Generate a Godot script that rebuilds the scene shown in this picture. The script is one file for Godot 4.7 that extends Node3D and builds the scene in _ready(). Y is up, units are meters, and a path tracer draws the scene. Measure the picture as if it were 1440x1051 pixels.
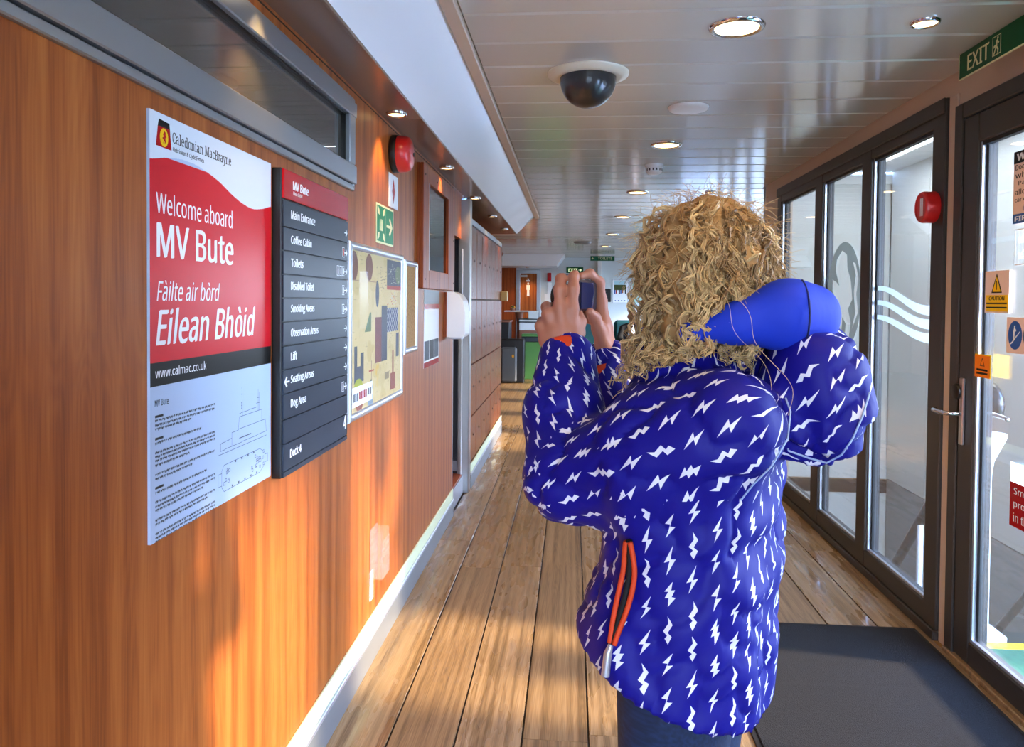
extends Node3D
# A ship's corridor: laminate wall with signs on one side, glazed partition and door on the other,
# and a visitor in a blue printed jacket taking a photograph. Units are metres, y is up, the corridor runs along -z.

const WALL_L := -0.82      # face of the laminate wall
const GLZ := 1.63          # face of the glazed partition frames
const CEIL := 2.5
const SOFFIT := 2.29

var M := {}
var taken := {}
var box_cache := {}
var rng := RandomNumberGenerator.new()


func _ready() -> void:
	rng.seed = 7
	set_camera()
	set_sky_and_sun()
	make_materials()
	build_shell()
	build_left_wall_things()
	build_lockers()
	build_ceiling_things()
	build_glazing()
	build_vestibule()
	build_lounge()
	build_visitor()
	build_far_visitor()


func set_camera() -> void:
	var cam := Camera3D.new()
	cam.name = "camera"
	cam.projection = Camera3D.PROJECTION_FRUSTUM
	cam.near = 0.05
	cam.far = 200.0
	var f := 1050.0
	cam.size = cam.near * 1051.0 / f
	cam.frustum_offset = Vector2(0.0, -(525.5 - 447.8) / f * cam.near)
	cam.position = Vector3(0, 1.5, 0)
	cam.basis = Basis(Vector3.UP, deg_to_rad(4.57)) * Basis(Vector3.RIGHT, deg_to_rad(-1.31)) * Basis(Vector3.BACK, deg_to_rad(0.48))
	add_child(cam)
	cam.current = true


func set_sky_and_sun() -> void:
	var env := Environment.new()
	env.background_mode = Environment.BG_SKY
	var sm := ProceduralSkyMaterial.new()
	sm.sky_top_color = Color(0.48, 0.66, 0.95)
	sm.sky_horizon_color = Color(0.83, 0.90, 0.98)
	sm.sky_curve = 0.25
	sm.ground_bottom_color = Color(0.42, 0.47, 0.52)
	sm.ground_horizon_color = Color(0.70, 0.76, 0.80)
	sm.sky_energy_multiplier = 3.7
	sm.ground_energy_multiplier = 3.0
	var sky := Sky.new()
	sky.sky_material = sm
	env.sky = sky
	env.tonemap_mode = Environment.TONE_MAPPER_LINEAR
	env.tonemap_exposure = 1.68
	env.sdfgi_enabled = true
	env.ssao_enabled = true
	env.ssil_enabled = true
	var we := WorldEnvironment.new()
	we.name = "world_environment"
	we.environment = env
	add_child(we)
	# a low hazy sun that comes in over the added side deck through the glazed doors
	var sun := DirectionalLight3D.new()
	sun.name = "sun"
	sun.light_energy = 3.0
	sun.light_color = Color(1.0, 0.90, 0.76)
	sun.light_angular_distance = 5.0
	sun.shadow_enabled = true
	add_child(sun)
	var towards := Vector3(-1.0, -0.47, -0.15)
	sun.look_at_from_position(Vector3(8, 6, 0), Vector3(8, 6, 0) + towards, Vector3.UP)


# ---------------------------------------------------------------- mesh building

class MB:
	var v := PackedVector3Array()
	var n := PackedVector3Array()
	var t := PackedVector2Array()
	var c := PackedColorArray()
	var i := PackedInt32Array()

	func tri(a: Vector3, b: Vector3, d: Vector3, nn: Vector3, ua := Vector2.ZERO, ub := Vector2.ZERO, ud := Vector2.ZERO) -> void:
		var k := v.size()
		v.append(a); v.append(b); v.append(d)
		n.append(nn); n.append(nn); n.append(nn)
		t.append(ua); t.append(ub); t.append(ud)
		if (b - a).cross(d - a).dot(nn) > 0.0:
			i.append(k); i.append(k + 2); i.append(k + 1)
		else:
			i.append(k); i.append(k + 1); i.append(k + 2)

	func quad(a: Vector3, b: Vector3, d: Vector3, e: Vector3, nn: Vector3, uvs := []) -> void:
		if uvs.is_empty():
			uvs = [Vector2.ZERO, Vector2.ZERO, Vector2.ZERO, Vector2.ZERO]
		tri(a, b, d, nn, uvs[0], uvs[1], uvs[2])
		tri(a, d, e, nn, uvs[0], uvs[2], uvs[3])

	# rows of points joined into a smooth sheet; closed_u joins the last column to the first
	func grid(p: Array, closed_u := false, us := 1.0, vs := 1.0) -> void:
		var rows := p.size()
		var cols: int = p[0].size()
		var base := v.size()
		var acc := PackedVector3Array()
		acc.resize(rows * cols)
		var lim := cols if closed_u else cols - 1
		for r in rows - 1:
			for q in lim:
				var q2 := (q + 1) % cols
				var a: Vector3 = p[r][q]
				var b: Vector3 = p[r][q2]
				var d: Vector3 = p[r + 1][q2]
				var e: Vector3 = p[r + 1][q]
				var nn := (d - a).cross(b - e)
				for k in [r * cols + q, r * cols + q2, (r + 1) * cols + q2, (r + 1) * cols + q]:
					acc[k] += nn
				for k in [r * cols + q, r * cols + q2, (r + 1) * cols + q2, r * cols + q, (r + 1) * cols + q2, (r + 1) * cols + q]:
					i.append(base + k)
		for r in rows:
			for q in cols:
				v.append(p[r][q])
				n.append(acc[r * cols + q].normalized())
				t.append(Vector2(float(q) / maxf(1, lim) * us, float(r) / maxf(1, rows - 1) * vs))

	func mesh() -> ArrayMesh:
		var arr := []
		arr.resize(Mesh.ARRAY_MAX)
		arr[Mesh.ARRAY_VERTEX] = v
		arr[Mesh.ARRAY_NORMAL] = n
		arr[Mesh.ARRAY_TEX_UV] = t
		if c.size() == v.size():
			arr[Mesh.ARRAY_COLOR] = c
		arr[Mesh.ARRAY_INDEX] = i
		var m := ArrayMesh.new()
		m.add_surface_from_arrays(Mesh.PRIMITIVE_TRIANGLES, arr)
		return m


func face_uv(p: Vector3, axis: int, off: Vector2) -> Vector2:
	if axis == 0:
		return Vector2(p.z, p.y) + off
	if axis == 1:
		return Vector2(p.x, p.z) + off
	return Vector2(p.x, p.y) + off


# a box with chamfered edges, centred on the origin; uv in metres
func box_mesh(s: Vector3, b := 0.002, uv_off := Vector2.ZERO) -> ArrayMesh:
	var key := [s, b, uv_off]
	if box_cache.has(key):
		return box_cache[key]
	var h := s * 0.5
	b = minf(b, 0.45 * minf(s.x, minf(s.y, s.z)))
	var m := MB.new()
	for ax in 3:
		var a1 := (ax + 1) % 3
		var a2 := (ax + 2) % 3
		for sg in [-1.0, 1.0]:
			var nn := Vector3.ZERO
			nn[ax] = sg
			var q := []
			for st in [[-1, -1], [1, -1], [1, 1], [-1, 1]]:
				var p := Vector3.ZERO
				p[ax] = sg * h[ax]
				p[a1] = st[0] * (h[a1] - b)
				p[a2] = st[1] * (h[a2] - b)
				q.append(p)
			m.quad(q[0], q[1], q[2], q[3], nn, [face_uv(q[0], ax, uv_off), face_uv(q[1], ax, uv_off), face_uv(q[2], ax, uv_off), face_uv(q[3], ax, uv_off)])
	if b > 0.0:
		for ax in 3:
			var a1 := (ax + 1) % 3
			var a2 := (ax + 2) % 3
			for s1 in [-1.0, 1.0]:
				for s2 in [-1.0, 1.0]:
					var q := []
					for k in 4:
						var p := Vector3.ZERO
						p[ax] = (h[ax] - b) * (-1.0 if k == 0 or k == 3 else 1.0)
						p[a1] = s1 * (h[a1] if k < 2 else h[a1] - b)
						p[a2] = s2 * (h[a2] - b if k < 2 else h[a2])
						q.append(p)
					var nn := Vector3.ZERO
					nn[a1] = s1
					nn[a2] = s2
					m.quad(q[0], q[1], q[2], q[3], nn.normalized(), [face_uv(q[0], a1, uv_off), face_uv(q[1], a1, uv_off), face_uv(q[2], a1, uv_off), face_uv(q[3], a1, uv_off)])
		for sx in [-1.0, 1.0]:
			for sy in [-1.0, 1.0]:
				for sz in [-1.0, 1.0]:
					m.tri(Vector3(sx * h.x, sy * (h.y - b), sz * (h.z - b)), Vector3(sx * (h.x - b), sy * h.y, sz * (h.z - b)), Vector3(sx * (h.x - b), sy * (h.y - b), sz * h.z), Vector3(sx, sy, sz).normalized())
	var made := m.mesh()
	box_cache[key] = made
	return made


func lathe_mesh(prof: Array, seg := 24, smooth := true) -> ArrayMesh:
	var m := MB.new()
	var parts := [prof] if smooth else []
	if not smooth:
		for k in prof.size() - 1:
			parts.append([prof[k], prof[k + 1]])
	for pr in parts:
		var rows := []
		for q in pr:
			var ring := []
			for k in seg:
				var a := TAU * k / seg
				ring.append(Vector3(q.x * cos(a), q.y, q.x * sin(a)))
			rows.append(ring)
		m.grid(rows, true)
	return m.mesh()


func tube_mesh(pts: Array, radius, sides := 8, caps := true) -> ArrayMesh:
	var m := MB.new()
	add_tube(m, pts, radius, sides, caps)
	return m.mesh()


func add_tube(m: MB, pts: Array, radius, sides := 8, caps := true) -> void:
	var rows := []
	var last := Vector3.ZERO
	for k in pts.size():
		var d: Vector3 = (pts[mini(k + 1, pts.size() - 1)] - pts[maxi(k - 1, 0)]).normalized()
		var r: float = radius[k] if radius is Array else radius
		var s := last - d * last.dot(d)
		if s.length() < 0.01:
			s = d.cross(Vector3.UP if absf(d.y) < 0.9 else Vector3.RIGHT)
		s = s.normalized()
		last = s
		var u := d.cross(s)
		var ring := []
		for q in sides:
			var a := TAU * q / sides
			ring.append(pts[k] + (s * cos(a) + u * sin(a)) * r)
		rows.append(ring)
	if caps:
		var first := []
		var end := []
		for q in sides:
			first.append(pts[0] + (rows[0][q] - pts[0]) * 0.02)
			end.append(pts[-1] + (rows[-1][q] - pts[-1]) * 0.02)
		rows.push_front(first)
		rows.append(end)
	# reversed so that faces look outwards
	for r in rows:
		r.reverse()
	m.grid(rows, true)


# a flat outline in x and y, given thickness along z from 0 to depth
func prism_mesh(poly: PackedVector2Array, depth: float, uv_scale := 1.0) -> ArrayMesh:
	var m := MB.new()
	add_prism(m, poly, depth, Vector3.ZERO, uv_scale)
	return m.mesh()


func add_prism(m: MB, poly: PackedVector2Array, depth: float, at := Vector3.ZERO, uv_scale := 1.0) -> void:
	var idx := Geometry2D.triangulate_polygon(poly)
	for k in range(0, idx.size(), 3):
		for z in [0.0, depth]:
			var q := []
			var u := []
			for j in 3:
				var p := poly[idx[k + j]]
				q.append(Vector3(p.x, p.y, z) + at)
				u.append(p * uv_scale)
			m.tri(q[0], q[1], q[2], Vector3(0, 0, 1 if z > 0 else -1), u[0], u[1], u[2])
	var ccw := not Geometry2D.is_polygon_clockwise(poly)
	for k in poly.size():
		var a := poly[k]
		var b := poly[(k + 1) % poly.size()]
		var e := (b - a).normalized()
		var o := Vector3(e.y, -e.x, 0) if ccw else Vector3(-e.y, e.x, 0)
		m.quad(Vector3(a.x, a.y, 0) + at, Vector3(b.x, b.y, 0) + at, Vector3(b.x, b.y, depth) + at, Vector3(a.x, a.y, depth) + at, o, [a * uv_scale, b * uv_scale, b * uv_scale, a * uv_scale])


func rect2(x0: float, y0: float, x1: float, y1: float) -> PackedVector2Array:
	return PackedVector2Array([Vector2(x0, y0), Vector2(x1, y0), Vector2(x1, y1), Vector2(x0, y1)])


func oval2(c: Vector2, rx: float, ry: float, seg := 24) -> PackedVector2Array:
	var p := PackedVector2Array()
	for k in seg:
		p.append(c + Vector2(cos(TAU * k / seg) * rx, sin(TAU * k / seg) * ry))
	return p


# ---------------------------------------------------------------- nodes

func numbered(called: String) -> String:
	if not taken.has(called):
		taken[called] = 0
		return called
	taken[called] += 1
	return "%s_%03d" % [called, taken[called]]


func thing(called: String, label: String, category: String, at := Vector3.ZERO, turn := 0.0, group := "") -> Node3D:
	var o := Node3D.new()
	o.name = numbered(called)
	add_child(o)
	o.position = at
	o.rotation.y = turn
	tag(o, label, category, group)
	return o


func tag(o: Node3D, label: String, category: String, group := "") -> void:
	o.set_meta("label", label)
	o.set_meta("category", category)
	if group:
		o.set_meta("group", group)


func part(called: String, mesh: Mesh, mat: Material, parent: Node3D, at := Vector3.ZERO, label := "") -> MeshInstance3D:
	var o := MeshInstance3D.new()
	o.name = called
	o.mesh = mesh
	o.material_override = mat
	o.position = at
	parent.add_child(o, true)
	if label:
		o.set_meta("label", label)
	return o


func bx(called: String, parent: Node3D, mat: Material, lo: Vector3, hi: Vector3, bevel := 0.002, uv_off := Vector2.ZERO) -> MeshInstance3D:
	var s := (hi - lo).abs()
	var c := (hi + lo) * 0.5
	# uv origin follows the box so that a surface cut into pieces keeps one grain
	return part(called, box_mesh(s, bevel, uv_off), mat, parent, c)


func structure(called: String, at := Vector3.ZERO) -> Node3D:
	var o := Node3D.new()
	o.name = numbered(called)
	o.position = at
	add_child(o)
	o.set_meta("kind", "structure")
	return o


# raised lettering fitted to a rectangle: left x, baseline-or-lowest y, width, height, all in the parent's axes, facing +z
func lettering(text: String, parent: Node3D, mat: Material, x: float, y: float, w: float, h: float, z := 0.001, font := "Droid Sans", lean := 0.0, bold := false) -> MeshInstance3D:
	var tm := TextMesh.new()
	tm.text = text
	var sf := SystemFont.new()
	sf.font_names = PackedStringArray([font])
	tm.font = sf
	tm.font_size = 48
	tm.pixel_size = 0.01
	tm.depth = 0.02
	tm.curve_step = 1.5
	var bb := tm.get_aabb()
	var o := part("lettering", tm, mat, parent)
	if bb.size.x <= 0.0 or bb.size.y <= 0.0:
		return o
	var sx := w / bb.size.x
	var sy := h / bb.size.y
	o.transform = Transform3D(Basis(Vector3(sx, 0, 0), Vector3(lean * sy, sy, 0), Vector3(0, 0, 0.03)), Vector3(x - bb.position.x * sx - lean * sy * bb.position.y, y - bb.position.y * sy, z))
	if bold:
		# heavier strokes: the same letters again, a hair's breadth to each side
		var heavy := 0.018 if h < 0.05 else 0.009
		for s in [-1.0, 1.0]:
			part("stroke", tm, mat, o, Vector3(s * heavy, s * heavy * 0.45, 0.001 * s))
	return o


# ---------------------------------------------------------------- materials

func mat(color: Color, rough := 0.5, metal := 0.0) -> StandardMaterial3D:
	var m := StandardMaterial3D.new()
	m.albedo_color = color
	m.roughness = rough
	m.metallic = metal
	return m


func noise_image(sd: int, w: int, h: int, freq: float, octaves := 3) -> PackedByteArray:
	var fn := FastNoiseLite.new()
	fn.seed = sd
	fn.noise_type = FastNoiseLite.TYPE_SIMPLEX_SMOOTH
	fn.frequency = freq
	fn.fractal_octaves = octaves
	var im := fn.get_seamless_image(w, h)
	im.convert(Image.FORMAT_L8)
	return im.get_data()


func stretched(sd: int, w: int, h: int, cells_y: int, freq: float, octaves := 3) -> PackedByteArray:
	var fn := FastNoiseLite.new()
	fn.seed = sd
	fn.noise_type = FastNoiseLite.TYPE_SIMPLEX_SMOOTH
	fn.frequency = freq
	fn.fractal_octaves = octaves
	var im := fn.get_seamless_image(w, cells_y)
	im.convert(Image.FORMAT_L8)
	im.resize(w, h, Image.INTERPOLATE_CUBIC)
	return im.get_data()


# wood: long streaks, fine pores and wandering growth rings, running along v
func wood_texture(sd: int, dark: Color, mid: Color, light: Color, rings: float, pores: float) -> ImageTexture:
	var w := 512
	var h := 1024
	var broad := stretched(sd, w, h, 24, 0.02, 2)
	var fine := stretched(sd + 1, w, h, 48, 0.18, 2)
	var warp := stretched(sd + 2, w, h, 160, 0.012, 2)
	var out := PackedByteArray()
	out.resize(w * h * 3)
	for y in h:
		for x in w:
			var k := y * w + x
			var b := broad[k] / 255.0
			var f := fine[k] / 255.0
			var r := 0.5 + 0.5 * sin(warp[k] * 0.16 + b * 4.0)
			var s := clampf(0.5 + (b - 0.5) * 0.9 + (r - 0.5) * rings + (f - 0.5) * pores, 0.0, 1.0)
			var c := dark.lerp(mid, s * 2.0) if s < 0.5 else mid.lerp(light, s * 2.0 - 1.0)
			out[k * 3] = int(c.r * 255.0)
			out[k * 3 + 1] = int(c.g * 255.0)
			out[k * 3 + 2] = int(c.b * 255.0)
	return ImageTexture.create_from_image(Image.create_from_data(w, h, false, Image.FORMAT_RGB8, out))


func speckle_texture(sd: int, a: Color, b: Color, freq: float, size := 256, power := 1.0) -> ImageTexture:
	var nz := noise_image(sd, size, size, freq, 3)
	var out := PackedByteArray()
	out.resize(size * size * 3)
	for k in size * size:
		var c := a.lerp(b, pow(nz[k] / 255.0, power))
		out[k * 3] = int(c.r * 255.0)
		out[k * 3 + 1] = int(c.g * 255.0)
		out[k * 3 + 2] = int(c.b * 255.0)
	return ImageTexture.create_from_image(Image.create_from_data(size, size, false, Image.FORMAT_RGB8, out))


func grey_texture(sd: int, freq: float, size := 256, octaves := 3) -> ImageTexture:
	return ImageTexture.create_from_image(Image.create_from_data(size, size, false, Image.FORMAT_L8, noise_image(sd, size, size, freq, octaves)))


func glow(color: Color, energy: float) -> StandardMaterial3D:
	var m := mat(Color(0.9, 0.9, 0.88), 0.4)
	m.emission_enabled = true
	m.emission = color
	m.emission_energy_multiplier = energy
	return m


func textured(t: Texture2D, scale: Vector2, rough: float) -> StandardMaterial3D:
	var m := StandardMaterial3D.new()
	m.albedo_texture = t
	m.uv1_scale = Vector3(scale.x, scale.y, 1)
	m.roughness = rough
	return m


func pane(tint: Color, alpha: float) -> StandardMaterial3D:
	var m := StandardMaterial3D.new()
	m.transparency = BaseMaterial3D.TRANSPARENCY_ALPHA
	m.albedo_color = Color(tint.r, tint.g, tint.b, alpha)
	m.roughness = 0.02
	return m


func make_materials() -> void:
	var cherry := wood_texture(11, Color(0.50, 0.255, 0.10), Color(0.62, 0.338, 0.14), Color(0.69, 0.41, 0.19), 0.16, 0.5)
	M.cherry = textured(cherry, Vector2(1.6, 0.4), 0.42)
	M.cherry.metallic_specular = 0.36
	M.cherry_panel = textured(cherry, Vector2(1.5, 0.4), 0.26)
	M.cherry_panel.metallic_specular = 0.42
	M.cherry_panel.albedo_color = Color(0.76, 0.70, 0.68)
	M.cherry_red = textured(cherry, Vector2(2.0, 0.5), 0.45)
	M.cherry_red.metallic_specular = 0.36
	M.cherry_red.albedo_color = Color(0.95, 0.82, 0.80)
	var oak := wood_texture(23, Color(0.43, 0.34, 0.225), Color(0.575, 0.465, 0.325), Color(0.665, 0.555, 0.41), 0.2, 0.6)
	M.oak = textured(oak, Vector2(2.2, 0.42), 0.42)
	M.oak.roughness_texture = grey_texture(31, 0.02)
	M.oak.roughness = 0.62
	M.oak2 = textured(oak, Vector2(2.2, 0.42), 0.42)
	M.oak2.albedo_color = Color(0.93, 0.92, 0.90)
	M.seam = mat(Color(0.13, 0.075, 0.05), 0.7)
	M.sub = mat(Color(0.10, 0.06, 0.045), 0.8)
	M.alu = mat(Color(0.62, 0.65, 0.68), 0.32, 0.75)
	M.alu_bright = mat(Color(0.74, 0.76, 0.79), 0.3, 0.65)
	M.steel = mat(Color(0.70, 0.70, 0.70), 0.28, 0.9)
	M.chrome = mat(Color(0.86, 0.86, 0.87), 0.08, 1.0)
	M.kick = mat(Color(0.52, 0.54, 0.55), 0.4, 0.4)
	M.lumi = mat(Color(0.86, 0.90, 0.74), 0.45)
	M.bronze = mat(Color(0.56, 0.46, 0.39), 0.22, 0.3)
	M.fascia = mat(Color(0.95, 0.97, 0.99), 0.25, 0.0)
	M.fascia.clearcoat_enabled = true
	M.fascia.clearcoat = 0.3
	M.fascia.clearcoat_roughness = 0.08
	M.ceil = mat(Color(0.76, 0.74, 0.69), 0.13)
	M.ceil.metallic_specular = 0.75
	M.ceil2 = mat(Color(0.735, 0.715, 0.67), 0.15)
	M.ceil2.metallic_specular = 0.75
	M.ceil_gap = mat(Color(0.90, 0.90, 0.88), 0.3)
	M.beige = mat(Color(0.80, 0.71, 0.62), 0.4)
	M.frame = mat(Color(0.23, 0.215, 0.20), 0.38, 0.25)
	M.gasket = mat(Color(0.03, 0.05, 0.065), 0.5)
	M.black = mat(Color(0.02, 0.02, 0.022), 0.4)
	M.black_gloss = mat(Color(0.012, 0.012, 0.014), 0.06)
	M.black_gloss.clearcoat_enabled = true
	M.dark_screen = mat(Color(0.02, 0.022, 0.03), 0.05)
	M.dark_screen.metallic_specular = 0.35
	M.dark = mat(Color(0.05, 0.05, 0.06), 0.6)
	M.navy_door = mat(Color(0.055, 0.065, 0.10), 0.45)
	M.white = mat(Color(0.88, 0.88, 0.88), 0.4)
	M.cream = mat(Color(0.88, 0.85, 0.76), 0.35)
	M.glass = pane(Color(0.93, 0.97, 0.97), 0.06)
	M.dark_glass = pane(Color(0.32, 0.32, 0.30), 0.45)
	M.acrylic = pane(Color(0.97, 0.98, 1.0), 0.05)
	M.acrylic.metallic_specular = 0.4
	M.cover = pane(Color(0.97, 0.98, 1.0), 0.02)
	M.cover.metallic_specular = 0.08
	M.red = mat(Color(0.84, 0.05, 0.05), 0.2)
	M.red.clearcoat_enabled = true
	M.sign_red = mat(Color(0.66, 0.03, 0.07), 0.25)
	M.slate = mat(Color(0.165, 0.20, 0.25), 0.35)
	M.print_white = mat(Color(0.93, 0.94, 0.95), 0.4)
	M.print_black = mat(Color(0.03, 0.03, 0.035), 0.4)
	M.sign_green = mat(Color(0.0, 0.33, 0.19), 0.3)
	M.assembly_green = mat(Color(0.0, 0.50, 0.30), 0.4)
	M.sign_cream = mat(Color(0.90, 0.90, 0.70), 0.4)
	M.sign_blue = mat(Color(0.03, 0.30, 0.62), 0.35)
	M.sign_yellow = mat(Color(0.95, 0.76, 0.05), 0.4)
	M.sign_orange = mat(Color(0.95, 0.50, 0.02), 0.4)
	M.sign_pink = mat(Color(0.92, 0.80, 0.74), 0.4)
	for q in [M.sign_green, M.assembly_green, M.sign_cream, M.sign_red, M.slate, M.print_white, M.print_black, M.sign_yellow, M.sign_orange]:
		q.metallic_specular = 0.3
	M.cork = textured(speckle_texture(41, Color(0.58, 0.42, 0.24), Color(0.74, 0.58, 0.37), 0.08), Vector2(3, 3), 0.8)
	M.frost = mat(Color(0.52, 0.57, 0.57), 0.6)
	M.frost_light = mat(Color(0.70, 0.84, 0.90), 0.5)
	M.frost.backlight_enabled = true
	M.frost.backlight = Color(0.5, 0.55, 0.55)
	M.frost_pale = mat(Color(0.82, 0.85, 0.85), 0.6)
	M.frost_pale.backlight_enabled = true
	M.frost_pale.backlight = Color(0.95, 1.0, 1.0)
	M.frost_light.backlight_enabled = true
	M.frost_light.backlight = Color(0.95, 1.0, 1.0)
	M.lobby_fill_light = glow(Color(0.93, 0.97, 1.0), 1.4)  # glow of the fill panels added in the lobby
	M.mat_pile = textured(speckle_texture(43, Color(0.02, 0.021, 0.023), Color(0.10, 0.104, 0.108), 0.22, 512, 1.4), Vector2(2.2, 2.2), 0.95)
	M.mat_pile.heightmap_enabled = true
	M.mat_pile.heightmap_texture = grey_texture(44, 0.22, 512)
	M.mat_pile.heightmap_scale = 0.4
	M.rubber = mat(Color(0.03, 0.03, 0.03), 0.7)
	M.deck_pale = mat(Color(0.80, 0.80, 0.78), 0.7)
	M.deck_green = textured(speckle_texture(45, Color(0.10, 0.36, 0.26), Color(0.16, 0.45, 0.33), 0.05), Vector2(2, 2), 0.6)
	M.vest_wall = mat(Color(0.80, 0.81, 0.79), 0.45)
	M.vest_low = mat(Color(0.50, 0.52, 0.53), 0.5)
	M.paint_white = mat(Color(0.90, 0.92, 0.93), 0.35)
	M.paint_yellow = mat(Color(0.93, 0.80, 0.10), 0.5)
	M.lounge_wall = mat(Color(0.80, 0.83, 0.84), 0.5)
	M.teal = mat(Color(0.02, 0.30, 0.33), 0.7)
	M.lime = mat(Color(0.30, 0.52, 0.24), 0.5)
	M.navy = mat(Color(0.10, 0.15, 0.19), 0.4)
	M.grey_bin = mat(Color(0.30, 0.31, 0.31), 0.45)
	M.terracotta = mat(Color(0.55, 0.36, 0.28), 0.6)
	M.flower = mat(Color(0.80, 0.55, 0.04), 0.6)
	M.leaf = mat(Color(0.22, 0.26, 0.06), 0.6)
	M.lamp = glow(Color(1.0, 0.86, 0.62), 5.0)
	M.sign_glow = glow(Color(0.85, 0.95, 0.55), 0.5)
	M.skin = mat(Color(0.66, 0.43, 0.335), 0.5)
	M.skin.subsurf_scatter_enabled = true
	M.skin.subsurf_scatter_strength = 0.06
	M.nail = mat(Color(0.80, 0.56, 0.48), 0.3)
	M.jeans = textured(speckle_texture(47, Color(0.03, 0.085, 0.18), Color(0.08, 0.18, 0.33), 0.15), Vector2(3, 3), 0.85)
	M.lining = mat(Color(0.0, 0.19, 0.74), 0.72)
	M.seam_blue = mat(Color(0.0, 0.06, 0.32), 0.7)
	M.orange_trim = mat(Color(0.82, 0.24, 0.02), 0.65)
	M.piping = mat(Color(0.60, 0.68, 0.82), 0.4)
	M.hair = mat(Color(1, 1, 1), 0.32)
	M.hair.vertex_color_use_as_albedo = true
	M.hair_base = mat(Color(0.665, 0.51, 0.31), 0.6)
	M.jacket = textured(bolt_texture(), Vector2(1, 1), 0.6)
	M.jacket.metallic_specular = 0.35
	M.charcoal = mat(Color(0.035, 0.035, 0.04), 0.8)
	M.shirt = mat(Color(0.80, 0.84, 0.88), 0.7)


# white zigzag bolts on blue, upright along v; one tile
func bolt_texture() -> ImageTexture:
	var n := 1024
	var im := Image.create(n, n, false, Image.FORMAT_RGB8)
	im.fill(Color(0.05, 0.034, 0.48))
	var white := Color(0.86, 0.86, 0.90)
	var shapes := [
		[Vector2(0.30, -1.0), Vector2(-0.42, 0.05), Vector2(-0.02, -0.02), Vector2(-0.30, 1.0), Vector2(0.46, -0.22), Vector2(0.06, -0.12)],
		[Vector2(0.20, -1.0), Vector2(-0.45, -0.28), Vector2(-0.12, -0.24), Vector2(-0.42, 0.34), Vector2(-0.10, 0.30), Vector2(-0.24, 1.0), Vector2(0.46, 0.16), Vector2(0.14, 0.18), Vector2(0.46, -0.36), Vector2(0.14, -0.34)],
		[Vector2(-0.06, -1.0), Vector2(-0.34, -0.35), Vector2(-0.02, -0.12), Vector2(-0.34, 0.42), Vector2(0.10, 1.0), Vector2(0.0, 0.46), Vector2(0.36, -0.10), Vector2(0.02, -0.36), Vector2(0.22, -0.62)],
		[Vector2(0.36, -0.95), Vector2(-0.40, -0.10), Vector2(0.02, -0.12), Vector2(-0.36, 0.95), Vector2(0.40, 0.05), Vector2(0.0, 0.06)],
	]
	var r := RandomNumberGenerator.new()
	r.seed = 5
	var cols := 8
	var rows := 5
	for cx in cols:
		for cy in rows:
			var kind: Array = shapes[(cx * 3 + cy * 2 + (cx * cy) % 3) % 4]
			var c := Vector2((cx + 0.5) * n / cols + r.randf_range(-5, 5), (cy + 0.5 + 0.5 * (cx % 2)) * n / rows + r.randf_range(-7, 7))
			var size := Vector2(70.0, 82.0) * r.randf_range(0.9, 1.08)
			var flip := 1.0
			var turn := r.randf_range(-0.12, 0.12)
			var poly := PackedVector2Array()
			for p in kind:
				poly.append(Vector2(p.x * flip * size.x, p.y * size.y).rotated(turn))
			for y in range(-102, 103):
				for x in range(-72, 73):
					if Geometry2D.is_point_in_polygon(Vector2(x, y), poly):
						im.set_pixel(posmod(int(c.x) + x, n), posmod(int(c.y) + y, n), white)
	return ImageTexture.create_from_image(im)


# ---------------------------------------------------------------- the setting

func slab(called: String, parent: Node3D, m: Material, lo: Vector3, hi: Vector3, bevel := 0.0) -> MeshInstance3D:
	var c := (lo + hi) * 0.5
	var s := (hi - lo).abs()
	var off := Vector2(c.z, c.y)
	if s.y <= s.x and s.y <= s.z:
		off = Vector2(c.x, c.z)
	elif s.z < s.x:
		off = Vector2(c.x, c.y)
	return bx(called, parent, m, lo, hi, bevel, off)


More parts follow.
